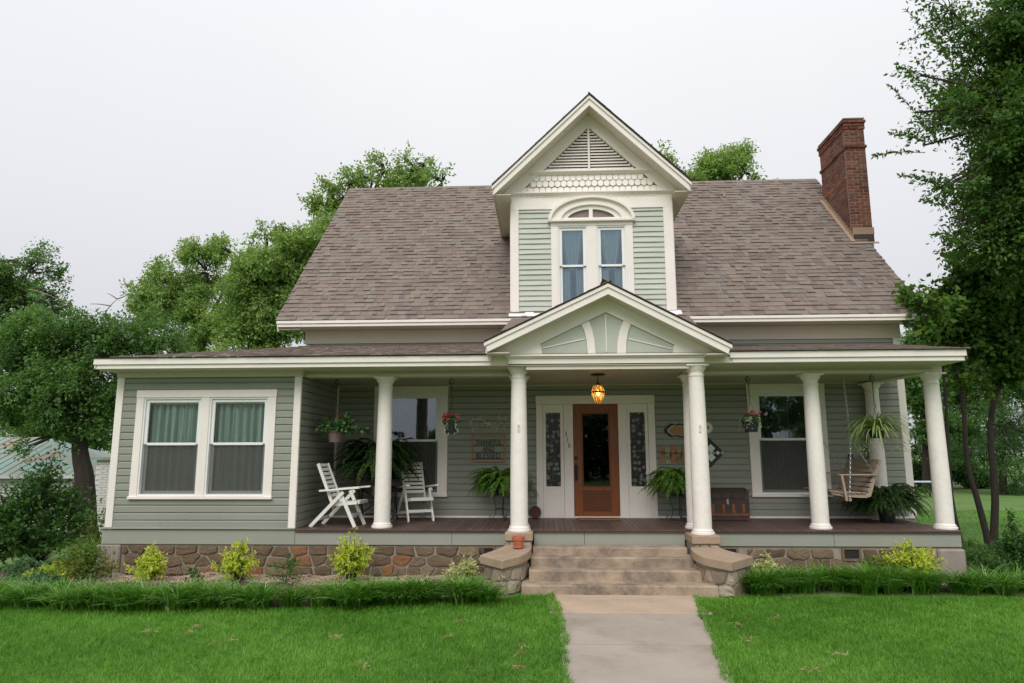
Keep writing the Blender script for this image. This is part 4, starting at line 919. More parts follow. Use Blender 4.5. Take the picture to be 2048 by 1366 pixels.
def fern(name, label, loc, Rr, nf, mat, seed, rise=.55, droop=1.3, pot=None, potmat='blackp', width=.05, steps=24, cut=None):
    r = random.Random(seed); g = np.random.default_rng(seed); t = thing(name, label, 'fern', loc)
    ph = 0
    if pot: ph = pot[1]; part('pot', MB().lathe([(pot[0]*.72, 0), (pot[0]*.95, ph*.85), (pot[0]*1.03, ph*.86), (pot[0]*1.03, ph), (pot[0]*.93, ph), (pot[0]*.9, ph*.9), (.01, ph*.88)], n=24), M[potmat], t, smooth=True)
    Pn, D, Lw, tint = [], [], [], []; st = MB()
    for i in range(nf):
        az = r.uniform(0, 2*PI); L = Rr*r.uniform(.75, 1.35); e0 = r.uniform(.15, 1.5); e1 = -r.uniform(.9, 1.5)
        p = np.array([.05*math.cos(az), .05*math.sin(az), ph-.02]); ti = r.random(); path = [p.copy()]; tw = r.uniform(-.5, .5)
        for k in range(steps):
            u = k/steps; el = e0+(e1-e0)*u**(.75+.5*droop/1.75); a2 = az+tw*u
            d = np.array([math.cos(el)*math.cos(a2), math.cos(el)*math.sin(a2), math.sin(el)*(rise*1.4 if el > 0 else 1)])
            p = p+d*L*1.2/steps; path.append(p.copy())
            if cut and cut(p): break
            sd = np.array([-math.sin(a2), math.cos(a2), 0]); lw = width*Rr/.45*(math.sin(PI*min(1, .12+u*.9)))**.7*r.uniform(.8, 1.1)
            for s in (-1, 1):
                for jj in (0, .5):
                    Pn.append(p-d*L*1.2/steps*jj); D.append(sd*s+d*.45+np.array([0, 0, -.25+r.uniform(-.2, .2)])); Lw.append(lw); tint.append(ti*.7+.3*r.random()*(.6+.6*u))
        st.tube(path[::4], .003, 3, cap=False)
    Pn = np.array(Pn); D = np.array(D); Lw = np.array(Lw)
    part('stems', st, M['twig'], t, fix=False)
    m = leafmesh('fronds', Pn, D, Lw, Lw*.42, np.array(tint), M[mat], g); o = bpy.data.objects.new('fronds', m); COL.objects.link(o); o.parent = t
    return t
def stand(label, loc, hgt, r0=.12):
    t = thing('plant_stand', label, 'plant stand', loc)
    part('ring', MB().tube([(r0*math.cos(2*PI*i/20), r0*math.sin(2*PI*i/20), hgt) for i in range(21)], .007, 6).tube([(r0*.7*math.cos(2*PI*i/16), r0*.7*math.sin(2*PI*i/16), hgt*.45) for i in range(17)], .005, 6).box(-r0, r0, -.012, .012, hgt-.008, hgt-.001), M['black'], t)
    for k in range(3):
        a = 2*PI*k/3-PI/2+.5; c, s = math.cos(a), math.sin(a)
        pts = [(r0, hgt), (r0*.98, hgt*.8), (r0*.72, hgt*.45), (r0*.8, hgt*.2), (r0*1.25, .035), (r0*1.5, .012), (r0*1.72, .035), (r0*1.68, .075), (r0*1.5, .08), (r0*1.45, .055)]
        part('leg', MB().tube([(q*c, q*s, z) for q, z in pts], .0075, 6), M['black'], t)
    return t
wallcut = lambda yy: (lambda p: p[1] > yy)
fern('potted_fern', 'large drooping fern spilling over the black treadle table', (-3.15, 1.40, ZD+.763),   .66, 260, 'leaf_k', 1, .85, 1.75, (.17, .26), cut=lambda p: p[1] > .6 or p[0] < -.98 or p[2] < -.06)
xa = at(1001, 960, 1.62)
stand('black iron plant stand left of the front door', (xa[0], 1.62, ZD), .46)
fern('potted_fern', 'bright green fern on the iron stand under the framed sign', (xa[0], 1.62, ZD+.46), .48, 230, 'leaf_f', 2, .72, 1.75, (.13, .2), cut=wallcut(.36))
xb = at(1353, 965, 1.55)
stand('black iron plant stand right of the front door', (xb[0], 1.55, ZD), .46)
fern('potted_fern', 'bright green fern on the iron stand under the enjoy sign', (xb[0], 1.55, ZD+.46), .48, 230, 'leaf_f', 3, .72, 1.75, (.13, .2), cut=wallcut(.42))
xc = at(1770, 1000, 1.45)
fern('potted_fern', 'dark green fern in a dark floor pot behind the swing', (xc[0], 1.42, ZD), .54, 220, 'leaf_k', 4, .8, 1.35, (.17, .34), cut=lambda p: p[1] > .55 or p[2] < .02)

# ---------- hanging baskets and their hooks
def chain_links(mb, a, b, link=.05, r=.0045, w=.011):
    a, b = Vector(a), Vector(b); d = (b-a).normalized(); n = max(2, int((b-a).length/(link*.72))); u = d.cross(Vector((.2, 1, .1))).normalized(); v = u.cross(d)
    for i in range(n):
        c = a+(b-a)*((i+.5)/n); s = u if i % 2 else v
        loop = [c+d*(link/2)*math.cos(q)+s*w*math.sin(q) for q in [2*PI*k/8 for k in range(9)]]
        mb.tube(loop, r, 4, cap=False)
    return mb
def hook(x, y):
    sp = [(x+.0, y, ZC-.035)]
    for k in range(26): q = k/25; a = PI/2+q*4.2*PI*.72; rr = .05*(1-.62*q); sp.append((x+rr*math.cos(a), y, ZC-.075+rr*math.sin(a)))
    mb = MB().box(x-.06, x+.06, y-.02, y+.02, ZC-.008, ZC-.001).tube(sp, .006, 6).tube([(x, y, ZC-.008), (x, y, ZC-.035)], .006, 6).tube([(x-.045, y, ZC-.09), (x-.03, y, ZC-.125), (x, y, ZC-.14), (x+.02, y, ZC-.16), (x+.004, y, ZC-.185), (x-.015, y, ZC-.17)], .005, 6)
    P('plant_hook', mb, 'black')
def basket(label, px, py, Y, pr_, ph, potmat, kind, seed):
    c = at(px, py, Y); g = np.random.default_rng(seed); r = random.Random(seed)   # rim centre
    x, y, zr = c; hook(x, y); zb = zr-ph
    t = thing('hanging_basket', label, 'hanging basket', (x, y, zb))
    part('pot', MB().lathe([(pr_*.70, 0), (pr_*.93, ph*.86), (pr_*1.03, ph*.87), (pr_*1.04, ph), (pr_*.95, ph), (pr_*.9, ph*.9), (.01, ph*.88)], n=28), M[potmat], t, smooth=True)
    hub = ph+.34; top = ZC-.16-zb
    part('hanger_chain', chain_links(MB(), (0, 0, top), (0, 0, hub+.09), .034, .003, .008).tube([(0, 0, hub+.1), (.022, 0, hub+.09), (.02, 0, hub+.06), (-.004, 0, hub+.03), (0, 0, hub)], .006, 6), M['black'], t)
    part('hanger_wire', MB().tube([(0, 0, hub), (pr_, 0, ph)], .0022, 4).tube([(0, 0, hub), (-pr_*.5, pr_*.86, ph)], .0022, 4).tube([(0, 0, hub), (-pr_*.5, -pr_*.86, ph)], .0022, 4), M['black'], t)
    def put(nm, Pn, D, L, Wd, ti, m): o = bpy.data.objects.new(nm, leafmesh(nm, Pn, D, L, Wd, ti, M[m], g)); COL.objects.link(o); o.parent = t
    if kind == 'geranium':
        n = 900; d = unit(g.normal(size=(n, 3))); d[:, 2] = np.abs(d[:, 2]); lob = 1+.35*np.sin(d[:, 0]*5+seed)+.25*np.cos(d[:, 1]*7)
        Pn = d*np.array([.27, .23, .24])*(lob*g.uniform(.55, 1, n))[:, None]+np.array([.06, 0, ph+.0])
        k = g.random(n) < .25; Pn[k] = np.stack([g.uniform(-.30, .62, k.sum()), g.uniform(-.12, .12, k.sum()), ph+.05-np.abs(g.normal(0, .05, k.sum()))+0*g.random(k.sum())], 1)
        put('foliage', Pn, d+g.normal(size=(n, 3))*.8, g.uniform(.045, .085, n), g.uniform(.045, .08, n), g.random(n)*.75+.25*(g.random(n) > .85), 'leaf_h')
        n = 14; put('flower', np.array([.06, -.05, ph+.25])+g.normal(size=(n, 3))*.02, g.normal(size=(n, 3)), .035, .03, np.zeros(n), 'flower')
    elif kind == 'spider':
        Vv, Ff, Tt = [], [], []
        for i in range(190):
            az = r.uniform(0, 2*PI); L = r.uniform(.42, .78); e0 = r.uniform(.35, 1.35); e1 = e0-r.uniform(1.5, 2.6); p = np.array([.03*math.cos(az), .03*math.sin(az), ph]); w = r.uniform(.013, .019)
            sd = np.array([-math.sin(az), math.cos(az), 0]); row = []; n = 9; ti = r.random()
            for k in range(n+1):
                u = k/n; el = e0+(e1-e0)*u; ww_ = w*(1-u**2.2)+.001
                row.append((p-sd*ww_, p-sd*ww_*.4+np.array([0, 0, .001]), p+sd*ww_*.4+np.array([0, 0, .001]), p+sd*ww_)); p = p+np.array([math.cos(el)*math.cos(az), math.cos(el)*math.sin(az), math.sin(el)])*L/n
            for k in range(n):
                for q in range(3):
                    b = len(Vv); Vv += [row[k][q], row[k][q+1], row[k+1][q+1], row[k+1][q]]; Ff.append((b, b+1, b+2, b+3)); Tt.append(.72+.25*r.random() if q == 1 else .35*ti)
        o = bpy.data.objects.new('foliage', np_mesh('foliage', np.array(Vv), np.array(Ff), np.array(Tt), M['leaf_s'])); COL.objects.link(o); o.parent = t
        n = 160; u = g.random(n); sidex = g.choice([-.33, -.2, .28, .42], n); Pn = np.stack([sidex+g.normal(0, .045, n), g.normal(0, .1, n), ph-.12-.24*u], 1)
        put('plantlets', Pn, g.normal(size=(n, 3))+np.array([0, 0, -.2]), g.uniform(.05, .1, n), .012, g.random(n)*.5+.3, 'leaf_s')
    else:
        n = 420; d = unit(g.normal(size=(n, 3))); d[:, 2] = np.abs(d[:, 2])*.9
        Pn = d*np.array([pr_*1.15, pr_*1.1, .12])*g.uniform(.5, 1, n)[:, None]+np.array([0, 0, ph])
        put('foliage', Pn, d+g.normal(size=(n, 3))*.7, g.uniform(.03, .055, n), g.uniform(.022, .04, n), g.random(n)*.8, 'leaf_m')
        fc = [(r.uniform(-pr_, pr_), r.uniform(-pr_, pr_*.3), ph+r.uniform(.07, .15)) for _ in range(11 if kind == 'red' else 6)]
        Pn = np.concatenate([np.array(q)+g.normal(size=(16, 3))*.016 for q in fc]); n = len(Pn)
        put('flower', Pn, g.normal(size=(n, 3))+np.array([0, -.3, .5]), .034, .03, np.repeat(g.random(len(fc)), 16)*.9, 'flower')
        n = 150; a = g.choice([-1.9, -2.3, -.9, -.7, 2.9], n)+g.normal(0, .12, n); u = g.random(n)**1.6; Pn = np.stack([np.cos(a)*(pr_*1.06+.03*u), np.sin(a)*(pr_*1.06+.03*u), ph+.05-(.30 if kind == 'red' else .2)*u], 1)
        put('trailing_leaves', Pn, g.normal(size=(n, 3)), .028, .022, g.random(n), 'pale')
    return t
basket('mauve hanging pot of ivy geranium near the wing wall', 671, 861, .55, .145, .205, 'mauve', 'geranium', 31)
basket('black hanging basket with many red flowers and trailing pale leaves', 902.5, 845, .55, .13, .20, 'blackp', 'red', 32)
basket('black hanging basket with pink flowers before the right porch window', 1501, 842, .5, .15, .19, 'blackp', 'pink', 33)
basket('dark hanging pot of striped spider plant above the swing', 1753, 861, .5, .14, .13, 'blackp', 'spider', 34)

# ---------- lantern over the steps
lx, ly = .915, .235
lan = thing('pendant_lantern', 'lit amber glass pendant lantern hanging from the porch ceiling before the door', 'lantern', (lx, ly, ZC-.52))
def lz(py): return at(1195, py, ly)[2]-(ZC-.52)
zt_, zb_ = lz(769), lz(808)
part('ceiling_plate', MB().lathe([(.001, .519), (.125, .519), (.128, .508), (.11, .494), (.03, .488), (.001, .488)], n=24), M['bronze'], lan, smooth=True)
part('stem', MB().tube([(0, 0, .49), (0, 0, zt_+.03)], .008, 8).lathe([(.012, zt_+.035), (.02, zt_+.02), (.05, zt_-.003), (.001, zt_-.003)], n=16), M['bronze'], lan)
hh = zt_-zb_; prof = [(.05, 0), (.085, .24), (.118, .55), (.122, .62), (.085, .90), (.05, 1.0)]
Pz = lambda q: zb_+hh*q
for k in range(8):
    a0, a1 = 2*PI*k/8, 2*PI*(k+1)/8; mb = MB(); fr = MB()
    for (r0, q0), (r1, q1) in zip(prof[:-1], prof[1:]):
        mb.add([(r0*math.cos(a0), r0*math.sin(a0), Pz(q0)), (r0*math.cos(a1), r0*math.sin(a1), Pz(q0)), (r1*math.cos(a1), r1*math.sin(a1), Pz(q1)), (r1*math.cos(a0), r1*math.sin(a0), Pz(q1))], [(0, 1, 2, 3)])
    part('glass_panel', mb, M['amber'], lan, fix=False)
    part('rib', fr.tube([(r*1.01*math.cos(a0), r*1.01*math.sin(a0), Pz(q)) for r, q in prof], .0035, 5), M['bronze'], lan)
part('band', MB().lathe([(.120, Pz(.57)), (.131, Pz(.57)), (.131, Pz(.64)), (.120, Pz(.64))], n=16), M['bronze'], lan)
part('bulb', MB().lathe([(.004, Pz(.42)), (.024, Pz(.46)), (.031, Pz(.53)), (.024, Pz(.6)), (.012, Pz(.68)), (.002, Pz(.70))], n=16), M['bulb'], lan, smooth=True)
pl = bpy.data.lights.new('lantern_light', 'POINT'); pl.energy = 11; pl.color = (1, .62, .25); pl.shadow_soft_size = .03
po = bpy.data.objects.new('lantern_light', pl); COL.objects.link(po); po.parent = lan; po.location = (0, 0, Pz(.60))

# ---------- things on the wall
YS = YW-.024
def wall(px, py, d=.0): return tuple(at(px, py, YS-d))
cs = lambda x, y: (920+x/10.508, 810+y/10.508)
sc = [[(240, 350), (290, 300), (380, 295), (470, 325), (540, 370), (600, 395), (680, 440), (760, 485), (850, 495), (920, 470), (975, 410), (985, 350), (950, 300), (900, 280), (850, 310), (845, 360), (880, 390), (910, 370)],
      [(240, 350), (225, 410), (250, 470), (300, 500), (345, 470), (350, 425), (315, 410)], [(240, 350), (255, 420), (290, 480)], [(245, 350), (200, 335), (165, 355), (182, 385)], [(470, 325), (445, 270), (425, 210)], [(540, 370), (515, 310), (515, 265)],
      [(400, 300), (360, 330), (365, 370)], [(640, 400), (660, 360), (640, 330)], [(660, 430), (670, 480), (640, 525), (610, 515)], [(720, 460), (720, 520), (740, 575), (755, 560)], [(770, 485), (780, 530), (760, 560)], [(670, 410), (730, 380), (720, 340)],
      [(760, 480), (810, 450), (800, 410)], [(560, 385), (455, 400), (450, 440), (480, 440)], [(580, 400), (570, 455), (595, 460)], [(870, 290), (800, 250), (820, 195), (855, 210)], [(950, 300), (960, 240), (1000, 225), (1015, 245)], [(920, 470), (940, 500), (945, 535)], [(985, 380), (1040, 378)], [(300, 500), (265, 520), (250, 550), (290, 560)], [(330, 295), (270, 295), (260, 265)], [(420, 305), (405, 265), (390, 250)]]
mb = MB()
for line in sc:
    c2 = curve(line, max(6, len(line)*3)); mb.tube([wall(*cs(*p), .016) for p in c2], [.0062*(1-.45*i/len(c2)) for i in range(len(c2))], 5)
cc = wall(*cs(600, 392), .02)
for k in range(8): a = 2*PI*k/8; mb.beam(cc, (cc[0]+.042*math.cos(a), cc[1], cc[2]+.036*math.sin(a)), .018, .01, up=(0, 1, 0))
single('wall_scroll', mb, M['scroll'], 'cream scrolled metal wall ornament above the framed sign', 'wall ornament')
sg = thing('framed_sign', 'open wooden frame sign with black letters thankful and blessed', 'sign', wall(977, 897))
sx, sy, sz = sg.location; fw, fh, tk = .335, .265, .03
part('frame', MB().box(-fw, fw, -.03, 0, fh-tk*1.3, fh, .003).box(-fw, fw, -.03, 0, -fh, -fh+tk*1.3, .003).box(-fw, -fw+tk, -.029, 0, -fh+tk*1.3, fh-tk*1.3, .003).box(fw-tk, fw, -.029, 0, -fh+tk*1.3, fh-tk*1.3, .003), M['frame_w'], sg)
for word, zz, wd in (('THANKFUL', .115, .52), ('AND', -.018, .235), ('BLESSED', -.148, .475)):
    tm = text_mb(word, .145, .003, lambda c: (c.x, -.016-c.z, c.y)); xs = [v[0] for v in tm.v]; k = wd/(max(xs)-min(xs)); xm = (max(xs)+min(xs))/2
    tm.v = [((v[0]-xm)*k, v[1], v[2]+zz) for v in tm.v]; part('lettering', tm, M['black'], sg)
    part('wire', MB().box(-fw+tk, fw-tk, -.012, -.006, zz-.056, zz-.048), M['black'], sg)
ce = lambda x, y: (1310+x/12.42, 830+y/12.42)
en = thing('plank_sign', 'small sign of orange, sage and coral planks with the script word enjoy', 'sign', wall(*ce(400, 980)))
eo = np.array(en.location)
for (a, b, t_, u_, m_) in ((100, 240, 770, 1165, 'pk0'), (243, 385, 815, 1215, 'pk1'), (387, 520, 760, 1165, 'pk2'), (522, 660, 820, 1190, 'pk3'), (662, 790, 770, 1180, 'pk0')):
    p, q = np.array(wall(*ce(a, t_)))-eo, np.array(wall(*ce(b, u_)))-eo
    part('plank', MB().box(p[0], q[0]-.001, -.018, .0, q[2], p[2], .002), M[m_], en)
st_ = [[(150, 945), (195, 935), (210, 908), (180, 898), (155, 930), (165, 975), (205, 978), (240, 940), (262, 925), (272, 950), (275, 972), (285, 945), (315, 922), (335, 935), (345, 965), (375, 960), (400, 945), (395, 1000), (370, 1070), (330, 1110), (295, 1085), (310, 1040), (360, 1010), (420, 970), (450, 960), (480, 950), (500, 928), (530, 925), (545, 950), (530, 975), (500, 970), (495, 940), (520, 930), (560, 950), (590, 945), (605, 970), (630, 965), (655, 930), (655, 1000), (630, 1080), (585, 1115), (555, 1080), (580, 1050), (640, 1010), (720, 970)]]
mb = MB()
for line in st_: mb.tube([np.array(wall(*ce(*p), .021))-eo for p in curve(line, 150)], .0058, 5)
part('script_lettering', mb, M['black'], en)
hl = [(700, 232), (640, 215), (590, 210), (520, 240), (400, 210), (330, 240), (290, 290), (225, 340), (212, 390), (245, 450), (300, 480), (340, 530), (400, 555), (500, 530), (560, 530), (620, 560), (700, 545)]
full = hl+[(1400-x, y) for x, y in hl[::-1][1:-1]]
pq = thing('scalloped_plaque', 'scalloped tan plaque with a dark edge, above the enjoy sign', 'plaque', wall(*ce(700, 388))); po_ = np.array(pq.location)
def plq(k, y0, y1, m, nm):
    pts = [np.array(wall(*ce(700+(x-700)*(1-(1-k)*.75), 388+(y-388)*k)))-po_ for x, y in full]; part(nm, MB().xz([(p[0], p[2]) for p in pts], y0, y1), M[m], pq)
plq(1, -.012, 0, 'black', 'backing'); plq(.74, -.018, -.0125, 'scroll', 'border'); plq(.68, -.022, -.0185, 'pk0', 'face')
dz = thing('daisy_ornament', 'white daisy wall ornament with yellow centre beside the right entry column', 'wall ornament', wall(*ce(1292, 318)))
for k in range(18):
    a = 2*PI*k/18; c, s = math.cos(a), math.sin(a); px_ = lambda r, w: (r*c-w*s, r*s+w*c)
    part('petal', MB().xz([px_(.035, -.006), px_(.08, -.014), px_(.108, -.010), px_(.116, 0), px_(.108, .010), px_(.08, .014), px_(.035, .006)], -.012-.004*(k % 2), -.004-.004*(k % 2)), M['whitev'], dz)
part('flower_centre', MB().xz([(.042*math.cos(2*PI*k/14), .042*math.sin(2*PI*k/14)) for k in range(14)], -.024, -.002), M['yellow'], dz)
qb = thing('barn_quilt', 'diamond barn quilt board of dark, white and pale teal patches', 'wall ornament', wall(*ce(1275, 940)))
n = 8; hd = .345; cell = hd*math.sqrt(2)/n
part('board', MB().xz([(hd, 0), (0, hd), (-hd, 0), (0, -hd)], -.012, 0), M['navy'], qb)
for i in range(n):
    for j in range(n):
        u, v = (i-(n-1)/2), (j-(n-1)/2); au, av = abs(u), abs(v)
        m_ = None
        if au > 3 and av > 3: m_ = 'teal'
        elif max(au, av) < 1: m_ = 'teal'
        elif max(au, av) < 2: m_ = 'whitev' if au != av else 'teal'
        elif (au < 1 and av < 3) or (av < 1 and au < 3): m_ = 'whitev'
        elif au < 2.6 and av < 2.6 and au == av: m_ = 'whitev'
        if not m_: continue
        k = 1/math.sqrt(2); cx, cz = (u-v)*cell*k, (u+v)*cell*k; hh_ = cell*k*.97
        part('patch', MB().xz([(cx+hh_, cz), (cx, cz+hh_), (cx-hh_, cz), (cx, cz-hh_)], -.016, -.0125), M[m_], qb)

# ---------- trunk, wheel, mat, pot
tr = thing('steamer_trunk', 'old dark leather steamer trunk with wooden slats against the porch wall', 'trunk', (3.25, 1.76, ZD))
part('body', MB().box(-.47, .47, -.26, .24, .0, .40, .012), M['trunk_l'], tr)
lid = [(-.26, .405), (.24, .405), (.24, .50), (.19, .545), (.0, .585), (-.2, .55), (-.26, .50)]
part('lid', MB().ext([(-.47, y, z) for y, z in lid], (.94, 0, 0)), M['trunk_l'], tr)
for x in (-.36, -.19, 0.0, .18, .36):
    part('slat', MB().box(x-.028, x+.028, -.275, -.255, .14, .30, .004), M['trunk_w'], tr)
    part('lid_slat', MB().box(x-.028, x+.028, -.275, -.255, .41, .50, .004), M['trunk_l'], tr)
part('band', MB().box(-.475, .475, -.272, -.255, .09, .135, .003), M['trunk_w'], tr)
part('band', MB().box(-.475, .475, -.27, -.255, .375, .402, .003), M['trunk_l'], tr)
part('lock', MB().box(.06, .095, -.285, -.255, .30, .39, .005).tube([(.065, -.287, .31), (.0775, -.29, .285), (.09, -.287, .31)], .005, 6), M['chain'], tr)
for s in (-1, 1):
    for zz in (.0, .5): part('corner_cap', MB().box(s*.44-.037, s*.44+.037, -.279, -.2, zz, zz+.05, .004), M['rust'], tr)
cx_ = at(1070.5, 1026, 1.93)
wh = MB().lathe([(.001, -.02), (.04, -.022), (.05, -.012), (.088, -.014), (.105, -.026), (.112, -.022), (.112, .02), (.09, .024), (.001, .02)], n=28)
o = single('iron_wheel', wh, M['rust'], 'small round rusty iron wheel leaning by the left door casing', 'wheel', (cx_[0], 1.945, ZD+.118)); o.rotation_euler = (rad(-80)+PI, 0, 0)
o.rotation_euler = (rad(82), 0, 0)
single('door_mat', MB().box(.60, 1.40, 1.55, 1.94, ZD, ZD+.018, .006), M['mat'], 'brown coir doormat in front of the wooden door', 'doormat')
tp = at(1037, 1090, -.66); zt0 = .60-.10*.2
pot = thing('flower_pot', 'empty terracotta pot standing on the left stone wall coping', 'flower pot', (tp[0], -.66, .578))
part('body', MB().lathe([(.072, 0), (.082, .004), (.084, .028), (.072, .032), (.088, .118), (.088, .125), (.08, .12), (.065, .03), (.001, .03)], n=24), M['terra'], pot, smooth=True)
part('rim', MB().lathe([(.089, .115), (.098, .118), (.100, .165), (.094, .17), (.086, .165), (.084, .118)], n=24), M['terra'], pot, smooth=True)

# ---------- porch swing
sw = thing('porch_swing', 'weathered wooden slatted porch swing hanging on steel chains', 'porch swing', (5.21, 1.18, 1.27))
def L3(x, y, z): return (x-5.45, y-1.18, z-1.19)
Ya, Yb = .58, 1.78
for y in (Ya+.03, 1.18, Yb-.03):
    part('seat_support', MB().ext([L3(x, y-.02, z) for x, z in ((5.06, 1.27), (5.10, 1.235), (5.30, 1.19), (5.66, 1.175), (5.74, 1.20), (5.96, 1.80), (5.92, 1.81), (5.70, 1.27), (5.64, 1.235), (5.3, 1.245), (5.12, 1.295))], (0, .04, 0)), M['swing'], sw)
for i in range(7):
    x = 5.09+i*.088; z = 1.262 if i > 1 else 1.29-.012*i; part('seat_slat', MB().box(-.036, .036, -.62, .62, -.009, .009, .003), M['swing'], sw, loc=L3(x, 1.18, z-.004))
for i in range(7):
    f = i/6; x, z = 5.695+.21*f, 1.31+.475*f
    part('back_slat', MB().beam(L3(x, Ya-.02, z), L3(x, Yb+.02, z), .016, .064, up=(.36, 0, .93)), M['swing'], sw)
for y in (Ya, Yb):
    part('armrest', MB().box(-.33, .30, -.045, .045, -.012, .012, .005), M['swing'], sw, loc=L3(5.55, y, 1.56))
    part('arm_post', MB().beam(L3(5.31, y-.03, 1.13), L3(5.26, y-.03, 1.55), .06, .036, up=(1, 0, 0)), M['swing'], sw)
    part('hanger_rail', MB().beam(L3(5.37, y-.05, 1.15), L3(5.37, y+.05, 1.15), .04, .05), M['swing'], sw)
    ring = L3(5.475, y, 2.16); mb = MB()
    chain_links(mb, L3(5.43, y, ZC-.082), ring, .055, .0052, .0135); chain_links(mb, ring, L3(5.36, y-.05, 1.17), .055, .0052, .0135); chain_links(mb, ring, L3(5.83, y, 1.56), .05, .0042, .011)
    part('chain', mb, M['chain'], sw, fix=False)
single('wall_bird_feeder', MB().box(-.035, .035, -.05, .0, 0, .13, .01), M['black'], 'small black box fixed on the wall behind the swing chain', 'box', tuple(np.array(at(1701, 922, YS))))
# ================================================================== PLANTS
def crown(blobs, n_spray, per, slen, L, Wd, g, up=.1, shell=.55, scatter=.075, clump=(.16, .34)):
    """blobs: (centre, radii); returns leaf arrays and the base of each spray"""
    C = np.array([b[0] for b in blobs], float); Rr = np.array([b[1] for b in blobs], float)
    w = (Rr.prod(1))**.62; w /= w.sum(); nc = max(len(blobs)*5, int(n_spray/32)); kc = g.choice(len(blobs), nc, p=w)
    dc = unit(g.normal(size=(nc, 3))); rc_ = shell*.6+(1-shell*.6)*g.random(nc)**.5
    CC = C[kc]+dc*Rr[kc]*rc_[:, None]*g.uniform(.85, 1.15, nc)[:, None]; RC = Rr[kc].mean(1)*g.uniform(*clump, nc); tc = g.random(nc)
    cw = RC**2; kk = g.choice(nc, n_spray, p=cw/cw.sum()); k = kc[kk]
    e = unit(g.normal(size=(n_spray, 3))); B = CC[kk]+e*(RC[kk]*g.random(n_spray)**.45)[:, None]*np.array([1.1, 1.1, .72])
    d = unit(e*.7+dc[kk]*.5)
    sd = unit(d*.8+g.normal(size=d.shape)*.5+np.array([0, 0, up])); st = np.clip(tc[kk]*.6+.4*g.random(n_spray), 0, 1)
    t = g.random((n_spray, per)); Pn = B[:, None]+sd[:, None]*(slen*t)[..., None]+g.normal(size=(n_spray, per, 3))*scatter*slen*2
    D = sd[:, None]*.7+g.normal(size=(n_spray, per, 3))*.75+np.array([0, 0, -.15])
    ti = st[:, None]*.6+g.random((n_spray, per))*.4
    nb = np.repeat(unit(e*.6+dc[kk]*.6+np.array([0, 0, .9])), per, 0)
    m = n_spray*per; s_ = g.uniform(.65, 1.2, m)
    return (Pn.reshape(m, 3), D.reshape(m, 3), L*s_, Wd*s_, ti.reshape(m)), B, k, nb
def limb(mb, a, b, r0, r1, rr, n=6, seg=5, sag=.12, sides=6):
    a, b = np.array(a, float), np.array(b, float); L = np.linalg.norm(b-a); pts = []
    o1, o2 = [np.array([rr.uniform(-1, 1), rr.uniform(-1, 1), rr.uniform(-.2, .8)])*L*sag for _ in range(2)]
    for i in range(seg+1):
        t = i/seg; pts.append(a+(b-a)*t+o1*math.sin(PI*t)*(1-t)+o2*math.sin(PI*t)*t)
    mb.tube(pts, [r0+(r1-r0)*i/seg for i in range(seg+1)], sides, cap=False); return pts
def tree(name, label, base, trunk, r0, blobs, n_spray, per, slen, L, Wd, lm, seed, group=None, cat='tree', twigs=120, r1=None, extra_trunks=(), up=.1, shell=.55, bark='bark', clump=(.16, .34)):
    g = np.random.default_rng(seed); r = random.Random(seed); base = np.array(base, float)
    t = thing(name, label, cat, tuple(base), 0, group)
    mb = MB(); tops = []
    for tk, rad0 in [(trunk, r0)]+list(extra_trunks):
        pts = [np.array(p, float)-base for p in tk]; c = curve(pts, 10) if len(pts) > 2 else pts; n = len(c)
        rs = [rad0*(1.35 if i == 0 else 1)*(1-.55*i/(n-1)) for i in range(n)]
        mb.tube(c, rs, 9, cap=False); tops.append((c[-1], rs[-1])); tops.append((c[int(n*.7)], rs[int(n*.7)]))
    part('trunk', mb, M[bark], t, smooth=True, fix=False)
    args, B, k, nb = crown([(np.array(b[0])-base, b[1]) for b in blobs], n_spray, per, slen, L, Wd, g, up, shell, clump=clump)
    br = MB()
    for i, b in enumerate(blobs):
        c = np.array(b[0])-base; tp = min(tops, key=lambda q: np.linalg.norm(q[0]-c)); limb(br, tp[0], c, min(tp[1]*.75, r1 or 9), min(tp[1]*.25, .4*(r1 or 9)), r, sag=.1)
        for j in np.where(k == i)[0][:max(4, twigs//len(blobs))]: limb(br, c+(B[j]-c)*.1, B[j], min(tp[1]*.2, .25*(r1 or 9)), .006, r, seg=3, sides=4, sag=.14)
    part('branches', br, M['twig'], t, fix=False)
    o = bpy.data.objects.new('crown', leafmesh('crown', *args, M[lm], g, nb)); COL.objects.link(o); o.parent = t
    return t
def pxb(Y, *bl):                                     # crown lumps: photo point, radius in photo pixels -> scene lumps at depth Y
    k = (Y-CAM[1])/F_PX*1.0; return [(at(x, y, Y+dy*r*k), (r*k, r*k*1.0, r*k*.9)) for (x, y, r, dy) in bl]

